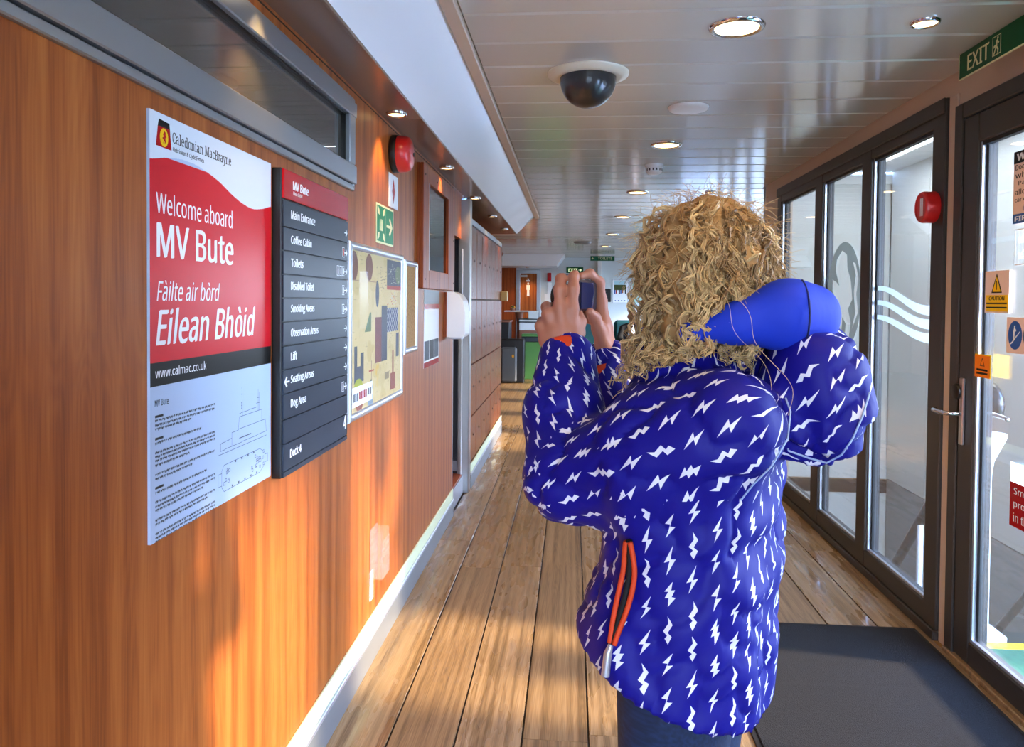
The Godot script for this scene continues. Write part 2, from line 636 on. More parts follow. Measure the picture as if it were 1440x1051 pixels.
func build_shell() -> void:
	# floor: vinyl planks laid along the corridor over a dark base, seams between them
	var fl := structure("floor")
	bx("floor_base", fl, M.sub, Vector3(-4.2, -0.12, -17.3), Vector3(1.7, -0.006, 2.7), 0.0)
	bx("floor_base", fl, M.sub, Vector3(1.7, -0.12, -17.3), Vector3(3.2, -0.006, -6.6), 0.0)
	var r := RandomNumberGenerator.new()
	r.seed = 3
	var w := 0.227
	for k in range(-4, 8):
		var x0 := maxf(0.072 + (k - 0) * w + 0.0035, WALL_L + 0.001)
		var x1 := minf(0.072 + (k + 1) * w - 0.0035, GLZ + 0.03)
		if x1 - x0 < 0.02:
			continue
		var z := 2.5
		var run := r.randf_range(1.2, 2.6)
		while z > -9.0:
			var z1 := maxf(z - run, -9.0)
			bx("plank", fl, M.oak if r.randf() < 0.6 else M.oak2, Vector3(x0, -0.006, z1 + 0.0008), Vector3(x1, 0.0, z - 0.0008), 0.0008, Vector2(r.randf() * 3.0, r.randf() * 5.0))
			z = z1
			run = 2.6
	slab("floor_covering", fl, M.oak2, Vector3(-4.2, -0.006, -17.2), Vector3(3.1, 0.0, -9.001), 0.0)
	slab("floor_covering", fl, M.oak2, Vector3(-4.2, -0.006, -9.0), Vector3(WALL_L - 0.001, 0.0, -8.55), 0.0)
	slab("floor_covering", fl, M.oak2, Vector3(GLZ + 0.031, -0.006, -9.0), Vector3(3.1, 0.0, -6.6), 0.0)
	bx("door_sill", fl, M.oak2, Vector3(GLZ - 0.01, -0.004, -3.36), Vector3(1.72, 0.018, -0.98), 0.004)

	# laminate wall with the high window cut into it
	var wl := structure("wall_left")
	slab("laminate", wl, M.cherry, Vector3(-0.88, 0.0, -5.12), Vector3(WALL_L, 1.905, 2.5))
	slab("laminate", wl, M.cherry, Vector3(-0.88, 1.905, -5.12), Vector3(WALL_L, 2.56, -2.725))
	slab("laminate", wl, M.cherry, Vector3(-0.88, 2.243, -2.725), Vector3(WALL_L, 2.56, 0.4))
	slab("laminate", wl, M.cherry, Vector3(-0.88, 1.905, 0.4), Vector3(WALL_L, 2.56, 2.5))
	bx("edge_strip", wl, M.alu_bright, Vector3(-0.885, 0.0, -5.128), Vector3(WALL_L + 0.003, 2.29, -5.12), 0.001)
	bx("joint", wl, M.seam, Vector3(WALL_L - 0.002, 2.275, -5.12), Vector3(WALL_L + 0.0015, 2.279, 2.5), 0.0)
	# doorway after the wall: dark room behind
	bx("doorway_head", wl, M.cherry, Vector3(-0.90, 1.98, -5.80), Vector3(-0.86, 2.56, -5.12), 0.0)
	bx("doorway_side", wl, M.beige, Vector3(-2.2, 0.0, -5.12), Vector3(-0.88, 2.56, -5.08), 0.0)
	bx("doorway_side", wl, M.beige, Vector3(-2.2, 0.0, -5.86), Vector3(-0.86, 2.56, -5.80), 0.0)
	bx("doorway_back", wl, M.beige, Vector3(-2.3, 0.0, -5.86), Vector3(-2.2, 2.56, -5.08), 0.0)
	bx("doorway_ceiling", wl, M.beige, Vector3(-2.2, 2.40, -5.80), Vector3(-0.90, 2.56, -5.12), 0.0)
	bx("doorway_floor", wl, M.oak2, Vector3(-2.2, -0.01, -5.80), Vector3(-1.0, 0.0, -5.12), 0.0)
	var nd := structure("door_9", Vector3(-0.90, 0.15, -5.795))
	bx("leaf", nd, M.navy_door, Vector3(-0.62, 0.0, 0.0), Vector3(0.03, 1.83, 0.045), 0.004)
	bx("kick_strip", nd, M.alu, Vector3(-0.60, 0.02, 0.045), Vector3(0.02, 0.10, 0.047), 0.0)
	bx("threshold", wl, M.cherry_red, Vector3(-1.0, 0.0, -5.80), Vector3(-0.84, 0.15, -5.13), 0.004)
	bx("threshold_face", wl, M.alu_bright, Vector3(-0.84, 0.0, -5.80), Vector3(-0.832, 0.14, -5.13), 0.002)
	# wall on from the doorway behind the lockers, and the room behind the high window
	bx("back_panel", wl, M.cherry, Vector3(-1.30, 0.0, -8.5), Vector3(-1.24, 2.56, -5.86), 0.0)
	bx("office_wall", wl, M.beige, Vector3(-2.6, 0.0, -5.08), Vector3(-2.5, 2.56, 2.6), 0.0)
	bx("office_wall", wl, M.beige, Vector3(-2.5, 0.0, 2.5), Vector3(-0.88, 2.56, 2.6), 0.0)
	bx("office_floor", wl, M.oak2, Vector3(-2.5, -0.1, -5.08), Vector3(-0.88, 0.0, 2.5), 0.0)
	for k in 26:
		bx("office_ceiling_panel", wl, M.ceil, Vector3(-2.5, 2.56, 2.5 - k * 0.2915 - 0.285), Vector3(-0.88, 2.60, 2.5 - k * 0.2915), 0.006)

	# skirting: grey kick plate with a pale photoluminescent strip above
	for seg in [[2.5, -5.12, WALL_L], [-5.90, -8.50, -0.80]]:
		var sk := structure("baseboard_left")
		var x: float = seg[2]
		bx("kick_plate", sk, M.kick, Vector3(x, 0.0, seg[1]), Vector3(x + 0.014, 0.105, seg[0]), 0.003)
		bx("cover_strip", sk, M.alu_bright, Vector3(x, 0.105, seg[1]), Vector3(x + 0.016, 0.122, seg[0]), 0.003)
		bx("glow_strip", sk, M.lumi, Vector3(x, 0.122, seg[1]), Vector3(x + 0.009, 0.192, seg[0]), 0.002)

	# soffit along the wall, sloped white fascia up to the main ceiling
	var so := structure("trim_1")
	bx("soffit", so, M.bronze, Vector3(-1.3, SOFFIT, -8.80), Vector3(-0.66, SOFFIT + 0.03, -5.86), 0.0)
	bx("soffit", so, M.bronze, Vector3(WALL_L, SOFFIT, -5.86), Vector3(-0.66, SOFFIT + 0.03, 2.5), 0.0)
	bx("soffit_end", so, M.beige, Vector3(-1.3, SOFFIT, -8.84), Vector3(-0.66, 2.56, -8.80), 0.0)
	var rows := []
	var nz := FastNoiseLite.new()
	nz.seed = 4
	nz.frequency = 1.3
	for k in 121:
		var z := 2.5 - k * (11.3 / 120.0)
		var row := []
		for q in 9:
			var t := q / 8.0
			var p := Vector3(lerpf(-0.66, -0.44, t), lerpf(SOFFIT, 2.5, t), z + (t * 0.12 if k == 120 else 0.0))
			var amp := 0.0012 + 0.006 * smoothstep(-5.5, -7.8, z)
			p += Vector3(0.69, -0.72, 0) * amp * nz.get_noise_2d(z * 1.1 + t * 0.8, t * 0.5) * sin(t * PI)
			row.append(p)
		row.reverse()
		rows.append(row)
	var fm := MB.new()
	fm.grid(rows)
	var fascia := part("fascia", fm.mesh(), M.fascia, so)
	fascia.name = "fascia"
	bx("fascia_lip", so, M.bronze, Vector3(-0.668, SOFFIT - 0.004, -8.80), Vector3(-0.655, SOFFIT + 0.012, 2.5), 0.002)
	bx("fascia_back", so, M.white, Vector3(-0.82, 2.54, -8.80), Vector3(-0.40, 2.58, 2.5), 0.0)
	bx("edge_trim", so, M.beige, Vector3(-0.445, 2.478, -8.85), Vector3(-0.395, 2.56, 2.5), 0.003)
	var endp := PackedVector2Array([Vector2(-0.66, SOFFIT), Vector2(-0.44, 2.5), Vector2(-0.44, 2.56), Vector2(-0.66, 2.56)])
	part("fascia_end", prism_mesh(endp, 0.01), M.white, so, Vector3(0, 0, -8.79))

	# ceiling of pressed metal strips laid across the corridor
	var ce := structure("ceiling")
	bx("ceiling_base", ce, M.ceil_gap, Vector3(-4.2, 2.522, -17.3), Vector3(3.1, 2.60, -6.6), 0.0)
	bx("ceiling_base", ce, M.ceil_gap, Vector3(-0.42, 2.522, -6.6), Vector3(1.75, 2.60, 2.6), 0.0)
	var z := -2.62 + 17.0 * 0.2915
	var n := 0
	while z > -17.0:
		var x0 := -0.395
		var x1 := 1.645
		if z < -6.6:
			x1 = 3.0
		if z < -8.75:
			x0 = -4.1
		if z < 2.6:
			bx("ceiling_strip", ce, M.ceil if n % 3 else M.ceil2, Vector3(x0, 2.5, z - 0.2915 + 0.012), Vector3(x1, 2.52, z), 0.007)
		z -= 0.2915
		n += 1

	# closing walls behind the camera and at the near part of the right side
	var wb := structure("wall_back")
	slab("laminate", wb, M.cherry, Vector3(-0.9, 2.25, 2.5), Vector3(1.8, 2.56, 2.6))
	slab("laminate", wb, M.cherry, Vector3(-0.9, 0.0, 2.5), Vector3(-0.70, 2.25, 2.6))
	slab("laminate", wb, M.cherry, Vector3(1.50, 0.0, 2.5), Vector3(1.8, 2.25, 2.6))
	for q in 2:
		var wn := structure("door_%d" % (5 + q), Vector3(-0.70 + q * 1.1, 0, 2.5))  # unseen glazed doors, added to let cool sky light fill from behind
		bx("pane", wn, M.glass, Vector3(0.08, 0.12, 0.04), Vector3(1.02, 2.17, 0.046), 0.0)
		for e in [[0.0, 0.0, 0.08, 2.25], [1.02, 0.0, 1.10, 2.25], [0.08, 0.0, 1.02, 0.12], [0.08, 2.17, 1.02, 2.25]]:
			bx("door_frame", wn, M.frame, Vector3(e[0], e[1], 0.0), Vector3(e[2], e[3], 0.08), 0.004)
	var wr := structure("wall_right")
	slab("lining", wr, M.beige, Vector3(GLZ + 0.02, 0.0, -0.96), Vector3(1.75, 2.56, 2.5))
	slab("lining", wr, M.beige, Vector3(GLZ + 0.02, 2.41, -6.6), Vector3(1.75, 2.56, -0.96))
	slab("lining", wr, M.beige, Vector3(GLZ + 0.02, 0.0, -6.6), Vector3(1.75, 2.41, -6.14))
	bx("corner_guard", wr, M.alu, Vector3(GLZ + 0.012, 0.0, -6.62), Vector3(1.76, 2.5, -6.59), 0.003)
	bx("post", wr, M.beige, Vector3(GLZ + 0.012, 0.0, -3.437), Vector3(1.75, 2.41, -3.366), 0.003)
	bx("post", wr, M.beige, Vector3(GLZ + 0.012, 0.0, -2.20), Vector3(1.75, 2.41, -2.14), 0.003)


# ---------------------------------------------------------------- the laminate wall

func on_left(called: String, label: String, category: String, y: float, z: float, x := WALL_L, group := "") -> Node3D:
	return thing(called, label, category, Vector3(x, y, z), PI / 2, group)


func poster_print() -> ImageTexture:
	var w := 512
	var h := 748
	var im := Image.create(w, h, false, Image.FORMAT_RGB8)
	var pale := Color(0.69, 0.77, 0.89)
	im.fill(pale)
	# wave between the white head and the red field, as fractions of the height from the bottom
	var knots := [0.886, 0.9, 0.909, 0.909, 0.899, 0.884, 0.862, 0.846, 0.839, 0.847, 0.862]
	var wave := func(t: float) -> float:
		var q := clampf(t, 0.0, 0.9999) * 10.0
		var n := int(q)
		return cubic_interpolate(knots[n], knots[n + 1], knots[maxi(n - 1, 0)], knots[mini(n + 2, 10)], q - n)
	var red := Color(0.80, 0.055, 0.13)
	for x in w:
		var top := int((1.0 - wave.call(float(x) / w)) * h)
		im.fill_rect(Rect2i(x, top, 1, int(0.582 * h) - top), red)
	im.fill_rect(Rect2i(0, int(0.582 * h), w, int(0.056 * h)), Color(0.035, 0.03, 0.03))
	im.fill_rect(Rect2i(0, 0, w, int(0.10 * h)), pale)
	for x in w:
		var top := int((1.0 - wave.call(float(x) / w)) * h)
		im.fill_rect(Rect2i(x, 0, 1, top), Color(0.84, 0.89, 0.94))
	# small print, too fine to read: broken lines of dark strokes
	var r := RandomNumberGenerator.new()
	r.seed = 12
	var ink := Color(0.20, 0.22, 0.27)
	var y := 0.705
	for block in [[1, 3], [1, 1], [0, 4], [0, 2], [1, 1], [0, 3], [0, 2], [0, 4]]:
		if block[0]:
			im.fill_rect(Rect2i(int(0.03 * w), int(y * h), 26, 4), Color(0.08, 0.08, 0.1))
			y += 0.0098
		for l in block[1]:
			var x := int(0.03 * w)
			var end := int((0.455 if l < block[1] - 1 else 0.25 + 0.15 * r.randf()) * w)
			while x < end:
				var word := r.randi_range(4, 15)
				for q in range(x, mini(x + word, end)):
					im.fill_rect(Rect2i(q, int(y * h) + r.randi_range(0, 1), 1, r.randi_range(2, 4)), ink)
				x += word + 2
			y += 0.0098
		y += 0.0125
	# line drawing of the ship: side view and deck plan
	var line := func(a: Vector2, b: Vector2, c: Color) -> void:
		var steps := int(maxf(absf(b.x - a.x) * w, absf(b.y - a.y) * h)) + 1
		for k in steps + 1:
			var p := a.lerp(b, float(k) / steps)
			im.set_pixel(clampi(int(p.x * w), 0, w - 1), clampi(int(p.y * h), 0, h - 1), c)
	var s := Color(0.25, 0.28, 0.36)
	for seg in [[0.48, 0.862, 0.95, 0.862], [0.50, 0.852, 0.95, 0.848], [0.50, 0.852, 0.50, 0.832], [0.50, 0.832, 0.60, 0.828], [0.60, 0.85, 0.60, 0.812], [0.60, 0.812, 0.66, 0.812], [0.66, 0.812, 0.67, 0.775], [0.67, 0.775, 0.90, 0.775], [0.90, 0.775, 0.90, 0.81], [0.66, 0.81, 0.94, 0.81], [0.94, 0.81, 0.95, 0.848], [0.70, 0.775, 0.695, 0.69], [0.69, 0.71, 0.70, 0.71], [0.86, 0.775, 0.86, 0.71], [0.87, 0.775, 0.87, 0.72], [0.85, 0.735, 0.88, 0.735], [0.84, 0.75, 0.88, 0.75], [0.67, 0.765, 0.84, 0.762]]:
		line.call(Vector2(seg[0], seg[1]), Vector2(seg[2], seg[3]), s)
	for k in 5:
		im.fill_rect(Rect2i(int(0.69 * w), int(0.735 * h) + k * 3, 4, 2), s)
	im.fill_rect(Rect2i(int(0.67 * w), int(0.836 * h), 60, 2), s)
	for seg in [[0.53, 0.895, 0.88, 0.895], [0.53, 0.968, 0.88, 0.968], [0.53, 0.895, 0.51, 0.91], [0.51, 0.91, 0.51, 0.955], [0.51, 0.955, 0.53, 0.968], [0.88, 0.895, 0.935, 0.915], [0.935, 0.915, 0.935, 0.95], [0.935, 0.95, 0.88, 0.968], [0.48, 0.915, 0.51, 0.915], [0.48, 0.915, 0.48, 0.95], [0.48, 0.95, 0.51, 0.95], [0.935, 0.92, 0.965, 0.92], [0.965, 0.92, 0.965, 0.945], [0.965, 0.945, 0.935, 0.945], [0.54, 0.905, 0.54, 0.96]]:
		line.call(Vector2(seg[0], seg[1]), Vector2(seg[2], seg[3]), s)
	for k in 26:
		var px := 0.52 + 0.06 * r.randf() if k < 8 else 0.78 + 0.14 * r.randf()
		var py := 0.903 + 0.055 * r.randf()
		var q := Rect2i(int(px * w), int(py * h), 7, 7)
		im.fill_rect(q, s)
		im.fill_rect(Rect2i(q.position + Vector2i(1, 1), Vector2i(5, 5)), pale)
	for k in 9:
		im.fill_rect(Rect2i(int((0.6 + 0.03 * k) * w), int((0.897 if k % 2 else 0.962) * h), 6, 4), s)
	return ImageTexture.create_from_image(im)


# a sheet whose front carries a print over its whole face: x from 0 to w, y from 0 to h, front at z = d
func print_sheet(called: String, parent: Node3D, m: Material, w: float, h: float, d: float, at := Vector3.ZERO) -> MeshInstance3D:
	var b := MB.new()
	var q := [Vector3(0, 0, d), Vector3(w, 0, d), Vector3(w, h, d), Vector3(0, h, d)]
	b.quad(q[0], q[1], q[2], q[3], Vector3(0, 0, 1), [Vector2(0, 1), Vector2(1, 1), Vector2(1, 0), Vector2(0, 0)])
	for k in 4:
		var a: Vector3 = q[k]
		var c: Vector3 = q[(k + 1) % 4]
		var o := (c - a).normalized().cross(Vector3(0, 0, 1))
		b.quad(a, c, Vector3(c.x, c.y, 0), Vector3(a.x, a.y, 0), o, [Vector2(0, 0.99), Vector2(0, 0.99), Vector2(0, 0.99), Vector2(0, 0.99)])
	b.quad(Vector3(0, 0, 0), Vector3(w, 0, 0), Vector3(w, h, 0), Vector3(0, h, 0), Vector3(0, 0, -1))
	return part(called, b.mesh(), m, parent, at)


func arrow2(x: float, y: float, s: float, left := false) -> PackedVector2Array:
	var p := PackedVector2Array()
	for q in [[-1.0, -0.12], [0.35, -0.12], [-0.15, -0.62], [0.2, -0.78], [1.0, 0.0], [0.2, 0.78], [-0.15, 0.62], [0.35, 0.12], [-1.0, 0.12]]:
		p.append(Vector2(x + (-q[0] if left else q[0]) * s, y + q[1] * s))
	return p


func build_left_wall_things() -> void:
	# high window
	var tw := structure("window_1", Vector3(WALL_L, 1.903, 0.4))
	tw.rotation.y = PI / 2
	var wl := 3.128
	bx("window_frame", tw, M.alu, Vector3(0, 0, -0.03), Vector3(wl, 0.022, 0.012), 0.003)
	bx("window_frame", tw, M.alu, Vector3(0, 0.025, -0.03), Vector3(wl, 0.092, 0.02), 0.003)
	bx("window_frame", tw, M.alu, Vector3(0, 0.268, -0.03), Vector3(wl, 0.322, 0.02), 0.003)
	bx("window_frame", tw, M.alu, Vector3(0, 0.324, -0.03), Vector3(wl, 0.341, 0.012), 0.003)
	bx("window_frame", tw, M.alu, Vector3(wl - 0.085, 0.0925, -0.03), Vector3(wl - 0.018, 0.2675, 0.02), 0.003)
	bx("window_frame", tw, M.alu, Vector3(wl - 0.017, 0.0, -0.03), Vector3(wl, 0.341, 0.012), 0.003)
	bx("window_gasket", tw, M.black, Vector3(0, 0.085, -0.025), Vector3(wl - 0.075, 0.098, 0.004), 0.0)
	bx("window_gasket", tw, M.black, Vector3(0, 0.262, -0.025), Vector3(wl - 0.075, 0.275, 0.004), 0.0)
	bx("window_gasket", tw, M.black, Vector3(wl - 0.091, 0.085, -0.025), Vector3(wl - 0.08, 0.275, 0.004), 0.0)
	bx("window_pane", tw, M.dark_glass, Vector3(0, 0.09, -0.015), Vector3(wl - 0.08, 0.27, -0.009), 0.0)
	for y in [0.012, 0.33]:
		part("rivet", lathe_mesh([Vector2(0.004, 0), Vector2(0.003, 0.002), Vector2(0.0, 0.0025)], 10), M.steel, tw, Vector3(wl - 0.009, y, 0.012)).rotation.x = PI / 2

	# welcome poster
	var p := on_left("welcome_poster", "large red and white printed welcome panel with a wavy top and a black band", "poster", 1.018, -1.385)
	var pm := mat(Color(1, 1, 1), 0.3)
	pm.metallic_specular = 0.35
	pm.albedo_texture = poster_print()
	print_sheet("print", p, pm, 0.582, 0.848, 0.006)
	lettering("Caledonian MacBrayne", p, M.print_black, 0.083, 0.792, 0.262, 0.030, 0.006, "Droid Serif")
	lettering("Hebridean & Clyde Ferries", p, M.print_black, 0.085, 0.779, 0.128, 0.012, 0.006)
	lettering("Welcome aboard", p, M.print_white, 0.022, 0.650, 0.330, 0.043, 0.006)
	lettering("MV Bute", p, M.print_white, 0.026, 0.563, 0.330, 0.068, 0.006, "Droid Sans", 0.0, true)
	lettering("Fàilte air bòrd", p, M.print_white, 0.024, 0.476, 0.256, 0.042, 0.006, "Droid Sans", 0.18)
	lettering("Eilean Bhòid", p, M.print_white, 0.022, 0.388, 0.445, 0.074, 0.006, "Droid Sans", 0.18, true)
	lettering("www.calmac.co.uk", p, M.print_white, 0.018, 0.324, 0.205, 0.019, 0.006)
	lettering("MV Bute", p, M.print_black, 0.016, 0.268, 0.050, 0.013, 0.006)
	var funnel := part("emblem", prism_mesh(PackedVector2Array([Vector2(0.022, 0.782), Vector2(0.078, 0.782), Vector2(0.072, 0.822), Vector2(0.029, 0.822)]), 0.0008), M.sign_red, p, Vector3(0, 0, 0.006), "red funnel badge with black top and yellow disc")
	part("emblem_top", prism_mesh(PackedVector2Array([Vector2(0.029, 0.822), Vector2(0.072, 0.822), Vector2(0.070, 0.834), Vector2(0.033, 0.836)]), 0.0008), M.print_black, funnel)
	part("emblem_disc", prism_mesh(oval2(Vector2(0.050, 0.802), 0.015, 0.0185), 0.0012), M.sign_yellow, funnel)
	var lion := PackedVector2Array([Vector2(0.046, 0.790), Vector2(0.049, 0.797), Vector2(0.044, 0.799), Vector2(0.044, 0.802), Vector2(0.049, 0.803), Vector2(0.045, 0.809), Vector2(0.049, 0.810), Vector2(0.050, 0.815), Vector2(0.055, 0.813), Vector2(0.055, 0.808), Vector2(0.058, 0.804), Vector2(0.054, 0.801), Vector2(0.056, 0.795), Vector2(0.052, 0.789), Vector2(0.052, 0.796)])
	part("emblem_lion", prism_mesh(lion, 0.0014), M.sign_red, funnel)

	# directory sign of slats
	var d := on_left("directory_sign", "tall slate grey directory sign of slats with a red heading", "sign", 1.005, -1.985)
	bx("sign_box", d, M.black, Vector3(0, 0, 0), Vector3(0.59, 0.855, 0.028), 0.003)
	var head := bx("heading_panel", d, M.sign_red, Vector3(0.002, 0.772, 0.028), Vector3(0.588, 0.853, 0.035), 0.0015)
	head.set_meta("label", "red heading slat")
	lettering("MV Bute", d, M.print_white, 0.068, 0.803, 0.122, 0.024, 0.035, "Droid Sans", 0.0, true)
	lettering("Eilean Bhòid", d, M.print_white, 0.068, 0.789, 0.070, 0.010, 0.035, "Droid Sans", 0.12)
	var names := ["Main Entrance", "Coffee Cabin", "Toilets", "Disabled Toilet", "Smoking Areas", "Observation Areas", "Lift", "Seating Areas", "Dog Area", "", "Deck 4"]
	var tops := [0.768, 0.694, 0.629, 0.564, 0.499, 0.433, 0.366, 0.300, 0.233, 0.162, 0.094, 0.018]
	var wide := [0.195, 0.165, 0.095, 0.185, 0.19, 0.225, 0.045, 0.185, 0.12, 0.0, 0.085]
	for k in 11:
		bx("slat", d, M.slate, Vector3(0.002, tops[k + 1] + 0.0012, 0.028), Vector3(0.588, tops[k] - 0.0012, 0.034), 0.0012)
		var mid: float = (tops[k] + tops[k + 1]) * 0.5
		if names[k]:
			lettering(names[k], d, M.print_white, 0.056 if k != 10 else 0.052, mid - (0.014 if k in [4, 8, 7] else 0.010) + (0.0 if k != 10 else 0.003), wide[k], 0.029 if k in [4, 7, 8] else 0.024, 0.034, "Droid Sans", 0.0, true)
		if k < 9:
			part("arrow", prism_mesh(arrow2(0.563, mid - 0.004, 0.016), 0.0006), M.print_white, d, Vector3(0, 0, 0.034))
		var icons: int = [0, 1, 3, 1, 1, 0, 0, 0, 1, 0, 0][k]
		for q in icons:
			var ix := 0.535 - q * 0.030
			var tile := bx("pictogram", d, M.print_white, Vector3(ix - 0.012, mid - 0.020, 0.034), Vector3(ix + 0.012, mid + 0.014, 0.0346), 0.0)
			part("pictogram_field", prism_mesh(rect2(-0.0098, -0.0148, 0.0098, 0.0148), 0.0004), M.slate if k != 1 else M.black, tile, Vector3(0, 0, 0.0003))
			part("figure", prism_mesh(PackedVector2Array([Vector2(-0.005, -0.011), Vector2(0.005, -0.011), Vector2(0.004, 0.004), Vector2(0.0025, 0.011), Vector2(-0.0025, 0.011), Vector2(-0.004, 0.004)]), 0.0008), M.print_white if k != 1 else M.red, tile, Vector3(0, 0, 0.0003))
	part("arrow", prism_mesh(arrow2(0.026, 0.266, 0.019, true), 0.0006), M.print_white, d, Vector3(0, 0, 0.034))
	lettering("4", d, M.print_white, 0.545, 0.045, 0.028, 0.045, 0.034, "Droid Sans", 0.0, true)
	bx("bottom_rail", d, M.slate, Vector3(0.002, 0.002, 0.028), Vector3(0.588, 0.017, 0.034), 0.0012)

	# framed pictorial map
	var b := on_left("map_frame", "silver framed pictorial map print under the green arrow sign", "picture", 1.045, -2.66)
	var bw := 0.865
	var bh := 0.672
	snap_frame(b, bw, bh, 0.032)
	var cm := mat(Color(1, 1, 1), 0.6)
	cm.albedo_texture = map_print()
	print_sheet("print", b, cm, bw - 0.05, bh - 0.05, 0.010, Vector3(0.025, 0.025, 0))
	bx("glazing", b, M.cover, Vector3(0.025, 0.025, 0.0125), Vector3(bw - 0.025, bh - 0.025, 0.014), 0.0)
	part("caption", prism_mesh(rect2(0.05, 0.05, 0.33, 0.125), 0.0006), M.print_white, b, Vector3(0, 0, 0.010))
	for k in 3:
		part("caption_mark", prism_mesh(rect2(0.065 + k * 0.022, 0.070, 0.082 + k * 0.022, 0.100), 0.0004), M.navy, b, Vector3(0, 0, 0.0106))
	for k in 5:
		part("caption_mark", prism_mesh(rect2(0.140 + k * 0.022, 0.072, 0.157 + k * 0.022, 0.102), 0.0004), M.sign_red, b, Vector3(0, 0, 0.0106))
	for k in 2:
		part("caption_mark", prism_mesh(rect2(0.262 + k * 0.030, 0.075, 0.284 + k * 0.030, 0.102), 0.0004), M.navy, b, Vector3(0, 0, 0.0106))

	# second, small frame with a plain tan board
	var s := on_left("tan_picture", "small silver framed plain tan board", "picture", 1.235, -3.56)
	snap_frame(s, 0.30, 0.465, 0.03)
	bx("board", s, M.cork, Vector3(0.025, 0.025, 0.002), Vector3(0.275, 0.44, 0.010), 0.0)

	# fire bell
	var al := on_left("fire_sounder", "round red fire alarm sounder mounted above the white label", "alarm", 2.165, -3.36)
	var base := part("back_plate", lathe_mesh([Vector2(0.0, 0), Vector2(0.082, 0), Vector2(0.085, 0.004), Vector2(0.085, 0.026), Vector2(0.080, 0.03)], 28), M.black, al)
	base.rotation.x = PI / 2
	var dome := part("housing", lathe_mesh([Vector2(0.080, 0.026), Vector2(0.083, 0.034), Vector2(0.081, 0.062), Vector2(0.074, 0.080), Vector2(0.058, 0.089), Vector2(0.03, 0.092), Vector2(0.0, 0.0925)], 32), M.red, al)
	dome.rotation.x = PI / 2
	part("nozzle", lathe_mesh([Vector2(0.010, 0), Vector2(0.010, 0.004), Vector2(0.006, 0.0045), Vector2(0.0, 0.001)], 14), M.black, al, Vector3(0.02, 0.0, 0.0915)).rotation.x = PI / 2

	# white label and green emergency sign
	var lb := on_left("safety_label", "small white label with a red symbol below the fire alarm", "sign", 1.920, -3.285)
	bx("plate", lb, M.print_white, Vector3(0, 0, 0), Vector3(0.17, 0.152, 0.003), 0.001)
	part("symbol", prism_mesh(PackedVector2Array([Vector2(0.085, 0.02), Vector2(0.112, 0.075), Vector2(0.085, 0.132), Vector2(0.058, 0.075)]), 0.0006), M.sign_red, lb, Vector3(0, 0, 0.003))
	var gs := on_left("assembly_sign", "green and cream assembly point sign with a right arrow", "sign", 1.742, -3.07)
	bx("plate", gs, M.sign_cream, Vector3(0, 0, 0), Vector3(0.30, 0.168, 0.003), 0.001)
	part("field", prism_mesh(rect2(0.010, 0.009, 0.146, 0.159), 0.0006), M.assembly_green, gs, Vector3(0, 0, 0.003))
	part("field", prism_mesh(rect2(0.153, 0.009, 0.290, 0.159), 0.0006), M.assembly_green, gs, Vector3(0, 0, 0.003))
	part("arrow", prism_mesh(arrow2(0.222, 0.084, 0.052), 0.0006), M.sign_cream, gs, Vector3(0, 0, 0.0036))
	for q in [Vector2(1, 1), Vector2(-1, 1), Vector2(1, -1), Vector2(-1, -1)]:
		var c := Vector2(0.078, 0.084)
		var tip := c + Vector2(q.x * 0.028, q.y * 0.036)
		var out := c + Vector2(q.x * 0.062, q.y * 0.070)
		part("corner_arrow", prism_mesh(PackedVector2Array([tip, Vector2(tip.x + q.x * 0.022, tip.y + q.y * 0.004), Vector2(out.x, out.y - q.y * 0.008), out, Vector2(out.x - q.x * 0.010, out.y), Vector2(tip.x + q.x * 0.004, tip.y + q.y * 0.022)]), 0.0006), M.sign_cream, gs, Vector3(0, 0, 0.0036))
	for k in 3:
		var fx := 0.060 + k * 0.018
		part("figure", prism_mesh(PackedVector2Array([Vector2(fx - 0.007, 0.055), Vector2(fx + 0.007, 0.055), Vector2(fx + 0.006, 0.090), Vector2(fx + 0.003, 0.104), Vector2(fx - 0.003, 0.104), Vector2(fx - 0.006, 0.090)]), 0.0006), M.sign_cream, gs, Vector3(0, 0, 0.0036))

	# wooden cabinet with a screen behind glass
	var cb := on_left("screen_cabinet", "shallow reddish wooden cabinet with a dark screen behind glass", "cabinet", 1.565, -3.90)
	var cw := 1.05
	bx("body", cb, M.cherry_red, Vector3(0.0, 0.0, 0.0), Vector3(cw, 0.665, 0.016), 0.002)
	for e in [[0, 0, 0.16, 0.665], [cw - 0.25, 0, cw, 0.665], [0.16, 0, cw - 0.25, 0.105], [0.16, 0.575, cw - 0.25, 0.665]]:
		bx("door_frame", cb, M.cherry_red, Vector3(e[0], e[1], 0.016), Vector3(e[2], e[3], 0.036), 0.003)
	bx("screen", cb, M.dark_screen, Vector3(0.16, 0.105, 0.016), Vector3(cw - 0.25, 0.575, 0.020), 0.0)
	bx("screen_trim", cb, M.steel, Vector3(0.150, 0.10, 0.034), Vector3(0.162, 0.58, 0.039), 0.002)
	for q in [Vector2(0.05, 0.05), Vector2(0.05, 0.61), Vector2(cw - 0.05, 0.05), Vector2(cw - 0.05, 0.61), Vector2(0.4, 0.05), Vector2(0.4, 0.62), Vector2(cw - 0.05, 0.33)]:
		part("screw", lathe_mesh([Vector2(0.006, 0), Vector2(0.005, 0.002), Vector2(0.0, 0.0025)], 10), M.dark, cb, Vector3(q.x, q.y, 0.036)).rotation.x = PI / 2

	# notice sheet and dispenser by the doorway
	var nt := on_left("notice_sheet", "tall printed notice taped below the wooden cabinet", "notice", 1.12, -4.10)
	bx("sheet", nt, M.print_white, Vector3(0, 0, 0), Vector3(0.46, 0.44, 0.002), 0.0)
